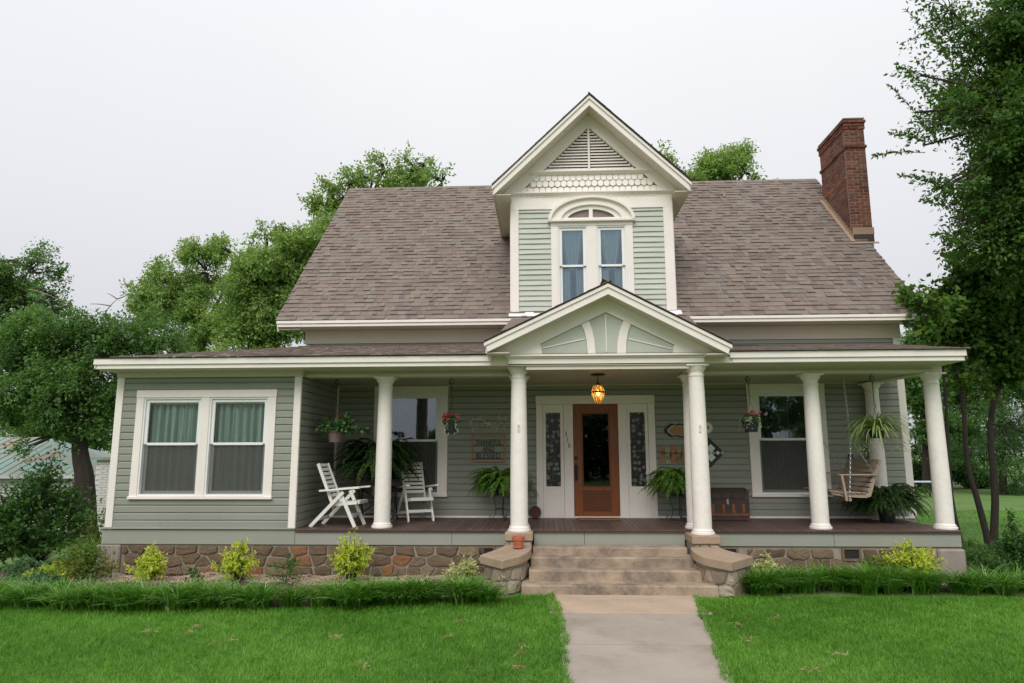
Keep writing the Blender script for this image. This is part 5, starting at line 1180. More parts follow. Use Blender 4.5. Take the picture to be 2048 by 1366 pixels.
# --- trees behind the house, left
Y = 17.0
tree('shade_tree', 'tall bright green tree rising behind the left end of the main roof', (at(640, 900, Y)[0], Y, -.2), [(at(640, 900, Y)[0], Y, -.2), at(640, 760, Y), at(650, 600, Y), at(670, 520, Y)], .38,
     pxb(Y, (560, 555, 95, 0), (500, 565, 65, -.4), (535, 500, 45, .1), (500, 640, 70, .3), (620, 620, 100, .4), (585, 500, 50, -.3), (650, 455, 62, .2), (690, 395, 45, 0), (745, 360, 48, .1), (840, 345, 45, -.1), (800, 400, 70, .3), (720, 470, 90, .6), (640, 540, 90, 0), (885, 365, 36, 0), (540, 690, 80, 0), (700, 365, 44, 0), (770, 338, 36, .1), (845, 325, 38, 0), (650, 410, 44, 0)), 6600, 15, .5, .165, .085, 'leaf_b', 101, twigs=320, r1=.2)
Y = 21.0
tree('shade_tree', 'airy green tree behind the left wing with sky showing through its crown', (at(400, 930, Y)[0], Y, -.6), [(at(400, 930, Y)[0], Y, -.6), at(400, 760, Y), at(410, 650, Y)], .3,
     pxb(Y, (345, 580, 58, 0), (415, 545, 62, .2), (300, 610, 40, .2), (465, 510, 38, 0), (480, 560, 45, -.3), (400, 620, 58, .4), (330, 620, 45, 0), (450, 640, 60, 0), (380, 680, 55, 0), (310, 575, 24, 0)), 3000, 13, .5, .165, .08, 'leaf_b', 102, twigs=260)
Y = 19.0
tree('shade_tree', 'bright treetop showing over the roof ridge right of the dormer', (at(1430, 900, Y)[0], Y, 0), [(at(1430, 900, Y)[0], Y, 0), at(1430, 600, Y), at(1430, 420, Y)], .35,
     pxb(Y, (1312, 308, 22, 0), (1330, 345, 26, 0), (1368, 346, 22, .3), (1420, 335, 34, 0), (1465, 305, 36, 0), (1490, 345, 34, .2), (1440, 390, 60, 0), (1520, 375, 22, 0)), 1500, 15, .5, .16, .08, 'leaf_b', 103, twigs=120)
# --- far left
Y = 13.0
tree('shade_tree', 'dark leafy tree at the far left edge of the yard', (at(-40, 960, Y)[0], Y, -.9), [(at(-40, 960, Y)[0], Y, -.9), at(-20, 800, Y), at(20, 660, Y)], .3,
     pxb(Y, (55, 545, 62, 0), (105, 590, 42, 0), (10, 600, 70, 0), (50, 640, 70, .3), (138, 610, 26, 0), (-30, 690, 90, 0), (60, 710, 70, .4), (10, 520, 40, 0), (-60, 560, 90, 0)), 2175, 15, .45, .13, .068, 'leaf_m', 104, twigs=200)
Y = 5.6
bx = at(182, 1030, Y)
t_h = tree('yard_tree', 'dark spreading tree with a thick leaning trunk beside the left wing', (bx[0], Y, float(gz(bx[0], Y))), [(bx[0], Y, float(gz(bx[0], Y))-.05), at(170, 960, Y), at(160, 900, Y), at(162, 800, Y), at(175, 720, Y)], .26,
     pxb(Y, (170, 690, 80, 0), (265, 655, 60, .3), (335, 680, 48, .3), (90, 700, 80, .2), (50, 790, 70, -.2), (130, 800, 70, -.3), (215, 770, 70, .3), (110, 870, 45, -.3), (220, 880, 38, .6), (200, 830, 50, .5), (310, 720, 45, .6), (20, 850, 50, 0), (240, 700, 60, -.2), (20, 730, 60, 0)), 3335, 17, .38, .095, .055, 'leaf_m', 105, twigs=260, r1=.15)
db = MB(); rr_ = random.Random(4)
for a, b in (((205, 640), (235, 598)), ((235, 598), (262, 588)), ((235, 598), (215, 587)), ((222, 612), (180, 608)), ((120, 600), (190, 650)), ((60, 580), (120, 600))): limb(db, at(*a, Y)-np.array(t_h.location), at(*b, Y)-np.array(t_h.location), .018, .007, rr_, sides=5, sag=.08)
part('dead_branch', db, M['dead'], t_h, fix=False)
# --- right: big elm reaching in from outside the frame, and the multi-stemmed heart-leaved tree
Y = 1.6
tree('elm_tree', 'big dark elm reaching into the picture at the upper right', (at(2330, 1100, Y)[0], Y, 0), [(at(2330, 1100, Y)[0], Y, 0), at(2310, 800, Y), at(2240, 500, Y), at(2160, 250, Y)], .4,
     pxb(Y, (1990, 40, 90, .2), (1900, 20, 55, 0), (2060, 140, 120, .3), (1930, 165, 62, 0), (1860, 155, 38, 0), (1985, 255, 95, .2), (1890, 235, 55, 0), (1850, 290, 34, 0), (1940, 345, 70, .2), (1880, 375, 36, 0), (2030, 360, 100, .3), (1985, 450, 75, .2), (1925, 490, 32, 0), (2050, 500, 80, .3), (1830, 225, 20, 0), (2100, 300, 120, 0), (2150, 60, 160, 0), (2150, 450, 120, 0), (1900, 435, 22, 0), (2010, 190, 90, 1.2), (2030, 380, 90, 1.4), (2070, 260, 120, 1.6)), 7600, 16, .40, .105, .052, 'leaf_t', 106, twigs=420, shell=.25, r1=.05, clump=(.2, .36))
el = [o for o in bpy.data.objects if o.get('label', '').startswith('big dark elm')][0]; off_ = np.array(el.location); g = np.random.default_rng(61)
for a, b in (((1850, 305), (1748, 312)), ((1860, 285), (1782, 268)), ((1900, 120), (1812, 20)), ((1890, 215), (1795, 128)), ((1860, 265), (1780, 172)), ((1885, 370), (1800, 352)), ((1930, 430), (1845, 402)), ((1960, 500), (1868, 468))):
    A, B_ = at(*a, Y)-off_, at(*b, Y)-off_; part('twig', MB().tube([A, (A+B_)/2+np.array([0, 0, .05]), B_], [.009, .006, .003], 4), M['twig'], el)
    q = np.repeat(np.linspace(.1, 1, 30), 2); Pn = A+(B_-A)*q[:, None]+np.array([0, 0, .05])*np.sin(PI*q)[:, None]; D = unit(B_-A)*.6+g.normal(size=(60, 3))*.55
    o = bpy.data.objects.new('leaf_spray', leafmesh('leaf_spray', Pn, D, .10, .045, g.random(60), M['leaf_t'], g)); COL.objects.link(o); o.parent = el
Y = 3.6
b0 = at(1985, 1092, Y)
tree('redbud_tree', 'multi-stemmed heart-leaved tree on the lawn right of the porch', (b0[0], Y, 0), [(b0[0], Y, 0), at(1990, 980, Y), at(1980, 850, Y), at(2005, 740, Y), at(2035, 640, Y)], .082,
     pxb(Y, (1905, 610, 50, 0), (1860, 640, 30, -.4), (1980, 585, 66, 0), (2045, 560, 66, .3), (1945, 670, 50, -.3), (2030, 670, 66, .3), (1860, 690, 26, .3), (1900, 700, 34, .5), (1985, 730, 40, .4), (2070, 720, 60, 0), (1850, 590, 14, 0), (1935, 780, 22, 0), (1905, 555, 30, .3), (1862, 612, 24, -8), (1895, 590, 34, -6), (1856, 655, 22, -8)), 2100, 12, .34, .125, .115, 'leaf_r', 107, twigs=160, r1=.03, clump=(.24, .45),
     extra_trunks=[([(b0[0]-.05, Y, 0), at(1955, 1000, Y), at(1935, 930, Y), at(1925, 800, Y), at(1905, 720, Y)], .07), ([at(1925, 1085, Y)*np.array([1, 1, 0]), at(1905, 1010, Y), at(1896, 900, Y), at(1890, 780, Y), at(1880, 700, Y)], .05)], shell=.3)
# --- background right
for i, (cx, cy, w_, Yb, lm, bl, lab) in enumerate((
    (1850, 800, 60, 27, 'leaf_m', [(1850, 770, 45, 0), (1845, 840, 40, 0), (1870, 700, 50, 0), (1815, 720, 40, 0), (1830, 890, 30, 0), (1890, 860, 45, 0)], 'green background tree glimpsed between porch corner and right column'),
    (1930, 760, 60, 33, 'leaf_d', [(1930, 740, 70, 0), (1960, 660, 70, 0), (1920, 830, 50, 0), (1900, 900, 45, 0), (1985, 770, 70, 0), (1950, 880, 60, 0)], 'dark background tree behind the heart-leaved tree'),
    (2060, 740, 90, 36, 'leaf_d', [(2060, 700, 90, 0), (2120, 800, 90, 0), (2030, 600, 60, 0), (2160, 640, 110, 0), (2000, 690, 60, 0), (2030, 850, 60, 0)], 'dark background tree at the far right edge'))):
    tree('background_tree', lab, (at(cx, 950, Yb)[0], Yb, 0), [(at(cx, 950, Yb)[0], Yb, 0), at(cx, 860, Yb), at(cx, 770, Yb)], .22, pxb(Yb, *bl), 1500, 14, .8, .26, .14, lm, 110+i, group='trees far behind on the right', twigs=60)
for i, bl in enumerate(([(-40, 860, 70, 0), (20, 850, 60, 0), (-90, 800, 80, 0), (-10, 900, 50, 0)], [(95, 840, 50, 0), (60, 870, 40, 0), (130, 870, 40, 0)], [(190, 850, 55, 0), (225, 890, 40, 0), (165, 890, 40, 0)])):
    xx = at(bl[0][0], 950, 34); tree('background_tree', ('far tree behind the rusty metal roof, at the left edge of the photo', 'far tree just behind the peak of the rusty metal roof', 'far tree behind the white brick outbuilding')[i], (xx[0], 34, -1), [(xx[0], 34, -1), at(bl[0][0], 900, 34), at(bl[0][0], 860, 34)], .2, pxb(34, *bl), 700, 13, .8, .24, .13, 'leaf_m', 140+i, group='trees far behind on the left', twigs=30)
Yb = 24
tree('cedar_tree', 'rounded dark cedar with drooping lower boughs on the right lawn', (at(2005, 985, Yb)[0], Yb, 0), [(at(2005, 985, Yb)[0], Yb, 0), at(2005, 900, Yb), at(2000, 780, Yb)], .2, pxb(Yb, (1990, 800, 45, 0), (1975, 850, 60, 0), (2030, 850, 70, 0), (1960, 910, 58, -.2), (2030, 920, 75, 0), (1985, 760, 30, 0), (2090, 880, 80, 0)), 1500, 16, .6, .17, .035, 'leaf_d', 115, twigs=80, up=-.25)
for i, (cx, cy, r_) in enumerate(((1838, 930, 34), (1900, 925, 34), (1945, 945, 26))):
    tree('dark_shrub', ('dark rounded shrub far back beside the right rear porch corner', 'dark rounded shrub far back behind the right end column', 'low dark shrub far back left of the cedar')[i], (at(cx, 980, 30)[0], 30, 0), [(at(cx, 980, 30)[0], 30, 0), at(cx, 960, 30)], .08, pxb(30, (cx, cy, r_, 0), (cx-20, cy+22, r_*.8, 0), (cx+22, cy+20, r_*.8, 0)), 420, 14, .5, .17, .09, 'leaf_d', 120+i, cat='shrub', twigs=20)
# --- garden table with pots in the far right yard
gt = at(1845, 988, 22); gtb = thing('garden_table', 'pale blue garden table with plants far back by the right porch corner', 'table', (gt[0], 22, 0))
part('table_top', MB().box(-.55, .55, -.35, .35, .66, .72, .01), M['bluew'], gtb)
for sx in (-.48, .48):
    for sy in (-.28, .28): part('leg', MB().box(sx-.03, sx+.03, sy-.03, sy+.03, 0, .66), M['black'], gtb)
g = np.random.default_rng(5); n = 500
o = bpy.data.objects.new('plants', leafmesh('plants', g.normal(size=(n, 3))*np.array([.3, .16, .1])+np.array([-.1, 0, .3]), g.normal(size=(n, 3)), .1, .05, g.random(n), M['leaf_m'], g)); COL.objects.link(o); o.parent = gtb; o['kind'] = 'stuff'
# --- reflected by the window panes: street trees opposite the house
for i, (x, y, h, lab) in enumerate(((-17, -46, 4.2, 'low leafy tree across the road, leftmost, seen only in reflection'), (-9, -48, 4.0, 'second low leafy tree across the road, seen only in reflection'), (2, -46, 9, 'tall leafy tree across the road opposite the door'), (9, -44, 9.5, 'tall leafy tree across the road right of the one opposite the door'), (19, -44, 10, 'tall leafy tree across the road opposite the swing'), (28, -42, 10, 'rightmost tall leafy tree across the road'))):
    tree('street_tree', lab, (x, y, 0), [(x, y, 0), (x, y, h*.2), (x, y, h*.4)], .3, [((x, y, h*.6), (h*.42, h*.42, h*.36)), ((x+h*.3, y, h*.42), (h*.32,)*3), ((x-h*.3, y, h*.4), (h*.32,)*3), ((x, y, h*.3), (h*.3,)*3)], 900, 12, 1.0, .4, .26, 'leaf_d', 130+i, group='street trees across the road', twigs=10)

# --- shrubs by the foundation
def shrub(label, base, h, w, lm, seed, n=420, per=9, L=.05, Wd=.032, name='shrub', sl=.13, loose=0.0, group=None):
    g = np.random.default_rng(seed); r = random.Random(seed); t = thing(name, label, 'shrub', tuple(base), 0, group)
    st = MB(); Pn, D, ti = [], [], []
    for i in range(n):
        az = r.uniform(0, 2*PI); q = r.random()**.55; zz = h*(.08+.92*(math.floor(r.random()*6)+r.gauss(.5, .22))/6) if name == 'golden_shrub' else h*(.12+.88*r.random())*(1+.16*math.sin(az*5+seed*2)); prof_ = math.sin(PI*min(1, .18+.78*zz/h))**.6*(1+.34*math.sin(az*3+seed)*math.cos(zz*7/h)+.26*math.sin(az*7+zz*11/h+seed))
        b = np.array([w*q*prof_*math.cos(az), w*q*prof_*math.sin(az), zz*(1-.25*q*q)]); d = unit(np.array([math.cos(az)*q, math.sin(az)*q, .75+loose*r.uniform(-1, .4)])+g.normal(size=3)*.35)
        if i % 5 == 0: st.tube([(0+b[0]*.1, b[1]*.1, 0), b*.6+np.array([0, 0, .02]), b+d*sl*.5], [.006, .004, .002], 4, cap=False)
        s_ = r.random()
        for j in range(per):
            f = (j+.5)/per; Pn.append(b+d*sl*f); s = g.normal(size=3); D.append(d*.3+s*.7); ti.append((.35*s_+.3*r.random())*(.4+.6*q)+.3*q*q+.16*f-.08)
    part('stems', st, M['twig'], t, fix=False)
    o = bpy.data.objects.new('foliage', leafmesh('foliage', np.array(Pn), np.array(D), L*g.uniform(.7, 1.2, len(Pn)), Wd*g.uniform(.7, 1.2, len(Pn)), np.array(ti), M[lm], g)); COL.objects.link(o); o.parent = t
def branch_shrub(label, base, h, w, lm, seed, nb=26, L=.042, Wd=.026, name='golden_shrub', group=None, sub=9, per=8):
    g = np.random.default_rng(seed); r = random.Random(seed); t = thing(name, label, 'shrub', tuple(base), 0, group)
    st = MB(); Pn, D, ti = [], [], []
    for i in range(nb):
        az = r.uniform(0, 2*PI); q = r.random()**.7; H = h*(1.05-.5*q)*r.uniform(.7, 1.05); o = w*q*r.uniform(.75, 1.25)
        tip = np.array([o*math.cos(az), o*math.sin(az), H]); mid = tip*np.array([.45, .45, .6])+g.normal(size=3)*.03; b0_ = np.array([.03*math.cos(az), .03*math.sin(az), 0])
        path = curve([b0_, mid, tip], 8); st.tube(path, [.0065, .006, .0055, .005, .0045, .004, .0035, .003, .002], 4, cap=False); s0 = r.random()
        for j in range(sub):
            f = .3+.7*(j+.5)/sub; p = b0_*(1-f)**2+2*mid*f*(1-f)+tip*f*f; sd = unit(np.array([math.cos(az), math.sin(az), .35])*.55+g.normal(size=3)*.75); sl = .13*(1.15-.55*f)*r.uniform(.7, 1.3)
            for k in range(per):
                u = (k+.6)/per; Pn.append(p+sd*sl*u); D.append(sd*.5+g.normal(size=3)*.6); ti.append(.25*s0+.3*r.random()+.45*f*u)
    part('stems', st, M['twig'], t, fix=False)
    n = len(Pn); o = bpy.data.objects.new('foliage', leafmesh('foliage', np.array(Pn), np.array(D), L*g.uniform(.7, 1.25, n), Wd*g.uniform(.7, 1.25, n), np.array(ti), M[lm], g, np.tile(np.array([[0, -.4, .9]]), (n, 1)))); COL.objects.link(o); o.parent = t
def sb(x, y, Y): p = at(x, y, Y); return (p[0], Y, .03)
gs = 'golden shrubs along the stone foundation'
branch_shrub('round golden shrub nearest the left concrete corner block', sb(300, 1158, -.62), 0.52, 0.32, 'leaf_g', 201, 34, name='golden_shrub', group=gs)
branch_shrub('golden shrub with a tuft on top below the left wing window', sb(478, 1160, -.72), 0.68, 0.34, 'leaf_g', 202, 32, name='golden_shrub', group=gs)
branch_shrub('tallest golden shrub, below the left white chair', sb(702, 1160, -.75), 0.82, 0.34, 'leaf_g', 203, 40, name='golden_shrub', group=gs)
branch_shrub('wide golden shrub in front of the right corner block', sb(1826, 1132, -.42), 0.66, 0.52, 'leaf_g', 204, 52, name='golden_shrub', group=gs)
branch_shrub('pale variegated shrub beside the left stone wall', sb(928, 1152, -.75), 0.46, 0.29, 'leaf_v', 205, 36, name='variegated_shrub')
branch_shrub('pale variegated shrub beside the right stone wall', sb(1532, 1142, -.52), 0.44, 0.24, 'leaf_v', 206, 32, name='variegated_shrub')
shrub('loose reddish green shrub left of the left corner block', sb(168, 1150, -.7), .50, .33, 'nand', 207, 170, 9, .075, .026, sl=.2)
shrub('thin weedy rose bush between two golden shrubs', sb(570, 1160, -.8), .38, .2, 'leaf_m', 208, 45, 8, .05, .03, sl=.16)
shrub('small green weed by the left foundation', sb(385, 1160, -.9), .2, .12, 'leaf_m', 209, 22, 8, .05, .03, sl=.1)
shrub('low green bush left of the right golden shrub', sb(1755, 1125, -.3), .34, .3, 'nand', 210, 150, 9, .05, .02, sl=.12)
shrub('sprawling weed beside the right end of the porch', sb(1925, 1100, .9), .45, .35, 'leaf_m', 211, 120, 9, .06, .035, sl=.2, loose=.5)
shrub('tufted low plant under the heart-leaved tree', sb(1965, 1130, .2), .38, .45, 'leaf_m', 212, 260, 9, .09, .014, sl=.15)
shrub('dark low bush at the right edge of the bed', sb(2040, 1130, .4), .5, .6, 'leaf_d', 213, 420, 10, .06, .035, sl=.2)
shrub('slim sapling with small leaves on the right lawn', sb(2028, 1090, 2.2), .75, .09, 'leaf_m', 214, 60, 9, .06, .04, sl=.14, name='sapling')
shrub('big dark shrub at the lower left edge', sb(75, 1120, 1.2), 1.5, .62, 'leaf_d', 215, 620, 11, .095, .042, sl=.45, loose=.6, name='dark_shrub')
shrub('dark leaning shrub between the big shrub and the wing', sb(-30, 1110, .6), 1.15, .5, 'leaf_d', 217, 420, 11, .095, .042, sl=.42, loose=.6, name='dark_shrub')
shrub('leggy brownish bush close to the left wing corner', sb(200, 1085, .9), .95, .3, 'nand', 216, 150, 9, .05, .022, sl=.22)
for i, (x, y, Yv, w, h_) in enumerate(((45, 1148, -.6, .35, .3), (110, 1150, -.7, .3, .22), (80, 1160, -1.2, .3, .16))):
    shrub(('low grey-green plant in the far left bed', 'low yellowish plant in the left bed', 'small spreading weed in the left bed')[i], sb(x, y, Yv), h_, w, ('leaf_h', 'leaf_g', 'leaf_h')[i], 220+i, 90, 9, .06, .03, sl=.12)
# ornamental grass
def blades(name, pts, hmin, hmax, w, lean, curl, g, mat, seg=3, tmin=0, tmax=1, outward=None, extra_t=None):
    n = len(pts); az = g.uniform(0, 2*PI, n); d = np.stack([np.cos(az), np.sin(az), np.zeros(n)], 1)
    if outward is not None: d = unit(d*.9+outward)
    H = g.uniform(hmin, hmax, n); ln = g.uniform(*lean, n); s = unit(np.cross(d, np.array([0, 0, 1.0]))+g.normal(size=(n, 3))*.25); ww_ = w*g.uniform(.7, 1.25, n)
    V = []; 
    for k in range(seg+1):
        u = k/seg; el = ln+curl*u; hor = H*(np.sin(ln)*u+.5*curl*u*u*np.cos(ln)) ; ver = H*(np.cos(ln)*u-.5*curl*u*u*np.sin(ln)-.2*curl*u**3)
        c = pts+d*hor[:, None]+np.stack([np.zeros(n), np.zeros(n), ver], 1); t = (1-u**1.8)*.5+.02
        V += [c-s*(ww_*t)[:, None], c+s*(ww_*t)[:, None]]
    V = np.stack(V, 1); m = V.shape[1]; base = np.arange(n)[:, None]*m
    Fq = np.concatenate([np.stack([base[:, 0]+2*k, base[:, 0]+2*k+1, base[:, 0]+2*k+3, base[:, 0]+2*k+2], 1) for k in range(seg)])
    ti = g.uniform(tmin, tmax, n) if extra_t is None else np.clip(extra_t+g.normal(0, .15, n), 0, 1)
    return np_mesh(name, V.reshape(-1, 3), Fq, np.tile(ti, seg), mat)
g = np.random.default_rng(300); gp = at(168, 1110, .0); n = 420
og = thing('ornamental_grass', 'arching clump of fine ornamental grass left of the wing', 'grass clump', (gp[0], .2, .0))
o = bpy.data.objects.new('blades', blades('blades', np.stack([g.normal(0, .07, n), g.normal(0, .07, n), np.zeros(n)], 1), .5, 1.0, .010, (.05, .5), 1.1, g, M['lawn'], 6)); COL.objects.link(o); o.parent = og

# --- liriope borders
def border(label, line, depth, n, hmin, hmax, seed):
    g = np.random.default_rng(seed); L = np.array(line, float); d = np.concatenate([[0], np.cumsum(np.linalg.norm(np.diff(L, axis=0), axis=1))])
    nc = int(d[-1]*9); cu = np.sort(g.uniform(0, d[-1], nc)); cx = np.interp(cu, d, L[:, 0]); cy = np.interp(cu, d, L[:, 1])+g.uniform(.08, 1, nc)*np.where((cx > -1.3) & (cx < 0), .34, depth); ct = g.uniform(.15, .6, nc); ch = g.uniform(.8, 1.1, nc)
    k = g.integers(0, nc, n); pts = np.stack([cx[k]+g.normal(0, .05, n), cy[k]+g.normal(0, .045, n), np.zeros(n)], 1); pts[:, 2] = gz(pts[:, 0], pts[:, 1])
    rel = np.stack([pts[:, 0]-cx[k], pts[:, 1]-cy[k]-.05, np.zeros(n)], 1)*10
    m = blades('border_grass', pts, hmin, hmax, .018, (.05, .6), 1.0, g, M['liri'], 5, outward=rel, extra_t=ct[k]+.45*(g.random(n) < .12))
    o = bpy.data.objects.new('border_grass', m); COL.objects.link(o); setp(o, label, 'border grass', None, 'stuff')
border('thick dark green grass border edging the left bed', [(-11.5, -2.5), (-7.2, -2.45), (-5.5, -2.56), (-3.8, -2.52), (-2.4, -2.30), (-1.6, -2.0), (-.80, -1.95)],   .50, 15000, .36, .50, 401)
border('thick dark green grass border edging the right bed', [(2.92, -1.30), (3.6, -1.12), (5, -1.1), (6.7, -1.16), (9, -1.2), (11.5, -1.2)], .58, 14000, .38, .52, 402)

# --- gravel and bark chips
g = np.random.default_rng(500)
def scatter(name, label, cat, x0, x1, yfun, n, size, mat, zoff):
    x = g.uniform(x0, x1, n); y = yfun(x, g.random(n)); z = gz(x, y)+zoff+.02*np.sin(x*3.1+y*5)+.015*np.sin(x*7.7-y*9)
    c = np.stack([x, y, z+g.uniform(0, size*.5, n)], 1); s = size*g.uniform(.5, 1.1, (n, 3))*np.array([1, 1, .6])
    a = g.uniform(0, 2*PI, n); ca, sa = np.cos(a), np.sin(a)
    ov = np.array([[1, 0, 0], [0, 1, 0], [-1, 0, 0], [0, -1, 0], [0, 0, 1], [0, 0, -1]], float)
    p = ov[None]*s[:, None]+g.normal(size=(n, 6, 3))*size*.12; q = np.stack([p[..., 0]*ca[:, None]-p[..., 1]*sa[:, None], p[..., 0]*sa[:, None]+p[..., 1]*ca[:, None], p[..., 2]], -1)
    V = (c[:, None]+q).reshape(-1, 3); F3 = np.array([[0, 1, 4], [1, 2, 4], [2, 3, 4], [3, 0, 4]]); Fq = (np.arange(n)[:, None, None]*6+F3[None]).reshape(-1, 3)
    o = bpy.data.objects.new(name, np_mesh(name, V, Fq, np.repeat(g.random(n), 4), mat, 3)); COL.objects.link(o); setp(o, label, cat, None, 'stuff')
scatter('gravel', 'tan pea gravel against the left foundation', 'gravel', -7.5, -.95, lambda x, u: -.02-.78*u+.07*np.sin(x*2.2), 16000, .016, M['pebble'], .045)
scatter('gravel', 'tan pea gravel strip against the right foundation', 'gravel', 3.2, 6.6, lambda x, u: -.02-.42*u, 4500, .016, M['pebble'], .045)
scatter('bark_mulch', 'dark bark mulch between gravel and grass border', 'mulch', -9.5, -1.7, lambda x, u: -.75-1.15*u, 12000, .022, M['chip'], .04)

# --- lawn blades
def inpoly_walk(x, y):
    l = np.interp(-y, [-p[1] for p in WALK_L], [p[0] for p in WALK_L]); r = np.interp(-y, [-p[1] for p in WALK_R], [p[0] for p in WALK_R])
    wob = .014*np.sin(y*3.1)+.012*np.sin(y*8.3+1)+.010*np.sin(y*19+x*3)+.022*(np.random.default_rng(5).random(len(x))-.5)
    return (x > l+.012+wob) & (x < r-.012+wob)
def lawn(name, label, x0, x1, y0, y1, n, hmin, hmax, w, mask, seed, seg=2):
    g = np.random.default_rng(seed); x = g.uniform(x0, x1, n); y = g.uniform(y0, y1, n); k = mask(x, y); x, y = x[k], y[k]; n = len(x)
    clump = .45+.2*np.sin(x*1.3+1.5*np.sin(y*1.7))+.2*np.sin(y*2.1+x*.7)*np.sin(x*1.9)+.16*np.sin(x*9+3*np.sin(y*6))+.14*np.sin(x*21+y*17)*np.sin(y*13)
    pts = np.stack([x, y, gz(x, y)-.004+np.where((x > 0) & (x < 2.1) & (y > -2.45), .024, np.where((x > .12) & (x < 1.97) & (y < 0), .017, 0))], 1)
    m = blades(name, pts, hmin, hmax, w, (.05, .75), .7, g, M['lawn'], seg, extra_t=np.clip(clump*.75+.05, 0, 1)+g.normal(0, .16, n)+.4*(g.random(n) < .04))
    o = bpy.data.objects.new(name, m); COL.objects.link(o); setp(o, label, 'grass', None, 'stuff')
LB = np.array([(-12, -2.4), (-7.2, -2.35), (-5.5, -2.44), (-3.8, -2.38), (-2.4, -2.15), (-1.6, -1.84), (-.9, -1.80), (-.62, -1.55), (-.36, -1.33), (.3, -1.34)])
RB = np.array([(1.9, -1.38), (2.6, -1.44), (2.95, -1.25), (3.6, -1.08), (12, -1.15)])
def front(x, y):
    edge = np.where(x < 1, np.interp(x, LB[:, 0], LB[:, 1]), np.interp(x, RB[:, 0], RB[:, 1]))
    return (y < edge) & ~inpoly_walk(x, y)
lawn('grass', 'dense bright green lawn grass on both sides of the walk', -9.5, 9.5, -7.4, -1.3, 430000, .045, .095, .0062, front, 601)
lawn('grass', 'lawn grass in the side yard right of the porch', 6.7, 19, -1.0, 14, 60000, .04, .085, .011, lambda x, y: (x > 7.0) & (y > .9), 602, 2)
# dry clippings lying on the lawn
g = np.random.default_rng(700); cl = [at(x, y, 0)*0+atz(x, y, .03) for x, y in ((395, 1257), (375, 1270), (465, 1285), (430, 1290), (900, 1278), (920, 1245), (1037, 1340), (1043, 1310), (722, 1338), (675, 1278), (1548, 1240), (1478, 1255), (1575, 1200), (1680, 1315), (1505, 1285), (1620, 1345), (300, 1268), (1040, 1297))]
Pn = np.concatenate([c+g.normal(size=(16, 3))*np.array([.035, .03, .006])+np.array([0, 0, .03]) for c in cl]); D = g.normal(size=Pn.shape)*np.array([1, 1, .5])+np.array([0, 0, .2])
o = bpy.data.objects.new('dry_clippings', leafmesh('dry_clippings', Pn, D, .06, .009, g.random(len(Pn)), M['straw'], g)); COL.objects.link(o); setp(o, 'scattered tufts of dry grass clippings on the lawn', 'clippings', None, 'stuff')
# irrigation risers
for x, y, tp, lab in ((222, 1150, None, 'short green sprinkler riser by the left corner block'), (796, 1150, 1, 'green sprinkler riser with an orange cap near the tallest golden shrub')):
    p = at(x, y, -.55); t = thing('sprinkler_riser', lab, 'sprinkler', (p[0], -.55, .03))
    part('pipe', MB().tube([(0, 0, -.05), (0, 0, .2)], .011, 8), M['greenp'], t)
    part('nozzle', MB().lathe([(.016, .2), (.018, .205), (.017, .235), (.006, .24)], n=12), M['terra'] if tp else M['greenp'], t)

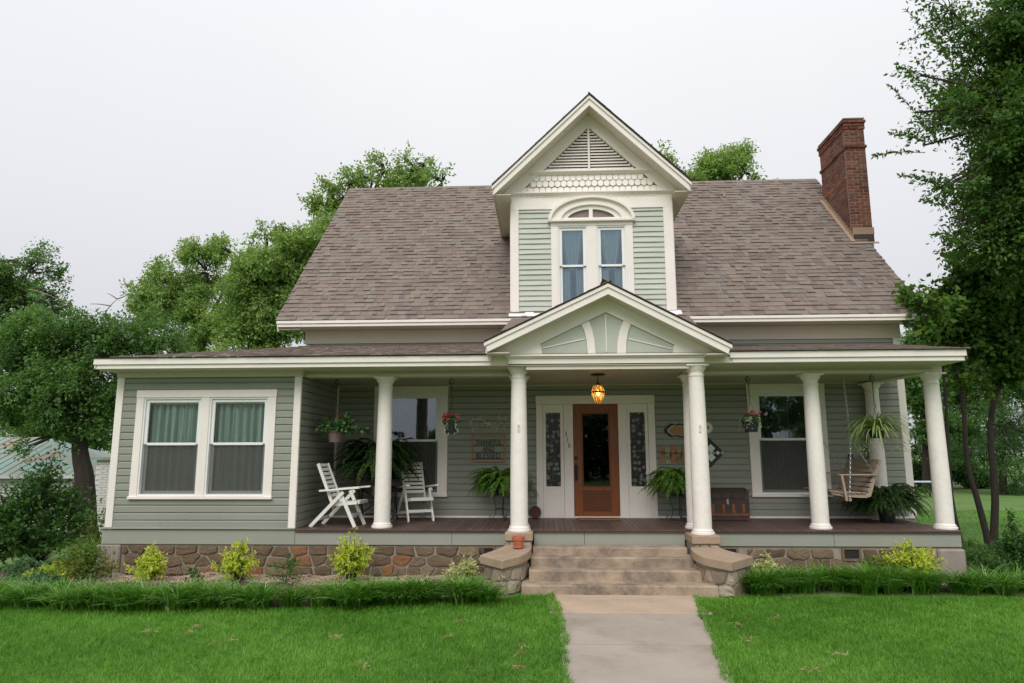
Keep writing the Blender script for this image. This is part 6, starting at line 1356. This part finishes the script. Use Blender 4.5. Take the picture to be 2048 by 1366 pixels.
# --- neighbour to the left
NY = 15.0; e0, e1, apx = at(-150, 951, NY), at(152, 950, NY), at(88, 874, NY+3.5)
ng = float(gz(-15, 12)); nb = thing('neighbour_house', 'low white building with a rusty green metal roof behind the left tree', 'house', (e0[0], NY, ng)); no = np.array(nb.location)
nx0, nx1, nz = -4.0, e1[0]-no[0], e0[2]-ng; az_ = apx[2]-ng; ax = apx[0]-no[0]
part('wall', MB().box(nx0+.3, nx1-.35, .35, 7, -.3, nz), M['nwall'], nb)
z = 0.0
while z < nz-.05: part('siding_board', MB().box(nx0+.3, nx1-.35, .325, .35, z+.004, z+.11, .004), M['nwall'], nb); z += .115
part('roof', MB().add([(nx0, 0, nz), (nx1, 0, nz), (nx1, 7.4, nz), (nx0, 7.4, nz), (ax-4.5, 3.6, az_), (ax, 3.6, az_), (nx0, 0, nz-.06), (nx1, 0, nz-.06), (nx1, 7.4, nz-.06), (nx0, 7.4, nz-.06)],
     [(0, 1, 5, 4), (1, 2, 5), (2, 3, 4, 5), (3, 0, 4), (6, 9, 8, 7), (0, 6, 7, 1), (1, 7, 8, 2), (2, 8, 9, 3), (3, 9, 6, 0)]), M['nroof'], nb)
mb = MB(); nr = 26
for i in range(nr+1):
    x = nx0+(nx1-nx0)*i/nr; f = 1.0
    if x > ax: f = max(.02, (nx1-x)/(nx1-ax))
    if x < ax-4.5: f = max(.02, (x-nx0)/(ax-4.5-nx0))
    mb.beam((x, 0, nz+.012), (x, 3.6*f, nz+.012+(az_-nz)*f), .03, .03)
part('roof_seams', mb, M['nroof'], nb, kind='stuff')
part('eave_board', MB().box(nx0, nx1, -.02, .01, nz-.12, nz-.005), M['nwall'], nb)
wp = at(146, 1026, 8.0); single('wooden_post', MB().box(-.055, .055, -.05, .05, 0, at(146, 935, 8)[2]-float(gz(wp[0], 8)), .01), M['dead'], 'grey weathered post standing left of the dark tree trunk', 'post', (wp[0], 8.0, float(gz(wp[0], 8))))
wb = at(210, 1020, 14.0); gz_ = float(gz(wb[0], 14.0))
nb2 = thing('brick_outbuilding', 'white painted brick outbuilding seen between the dark trunk and the wing', 'building', (wb[0], 14.0, gz_)); hgt = at(210, 920, 14)[2]-gz_
part('wall', MB().box(-.5, 2.6, .02, 2.6, -.2, hgt), M['nwall'], nb2); part('roof', MB().box(-.65, 2.75, -.15, 2.75, hgt, hgt+.1), M['nroof'], nb2)
z = .0; row = 0; bmesh_ = MB().box(-.145, .145, -.0, .03, 0, .085, .006).mesh('brick', M['nwall'])
while z < hgt-.09:
    for i in range(10): part('brick', bmesh_, None, nb2, loc=(-.35+i*.3+(.15 if row % 2 else 0), -.008, z))
    z += .095; row += 1
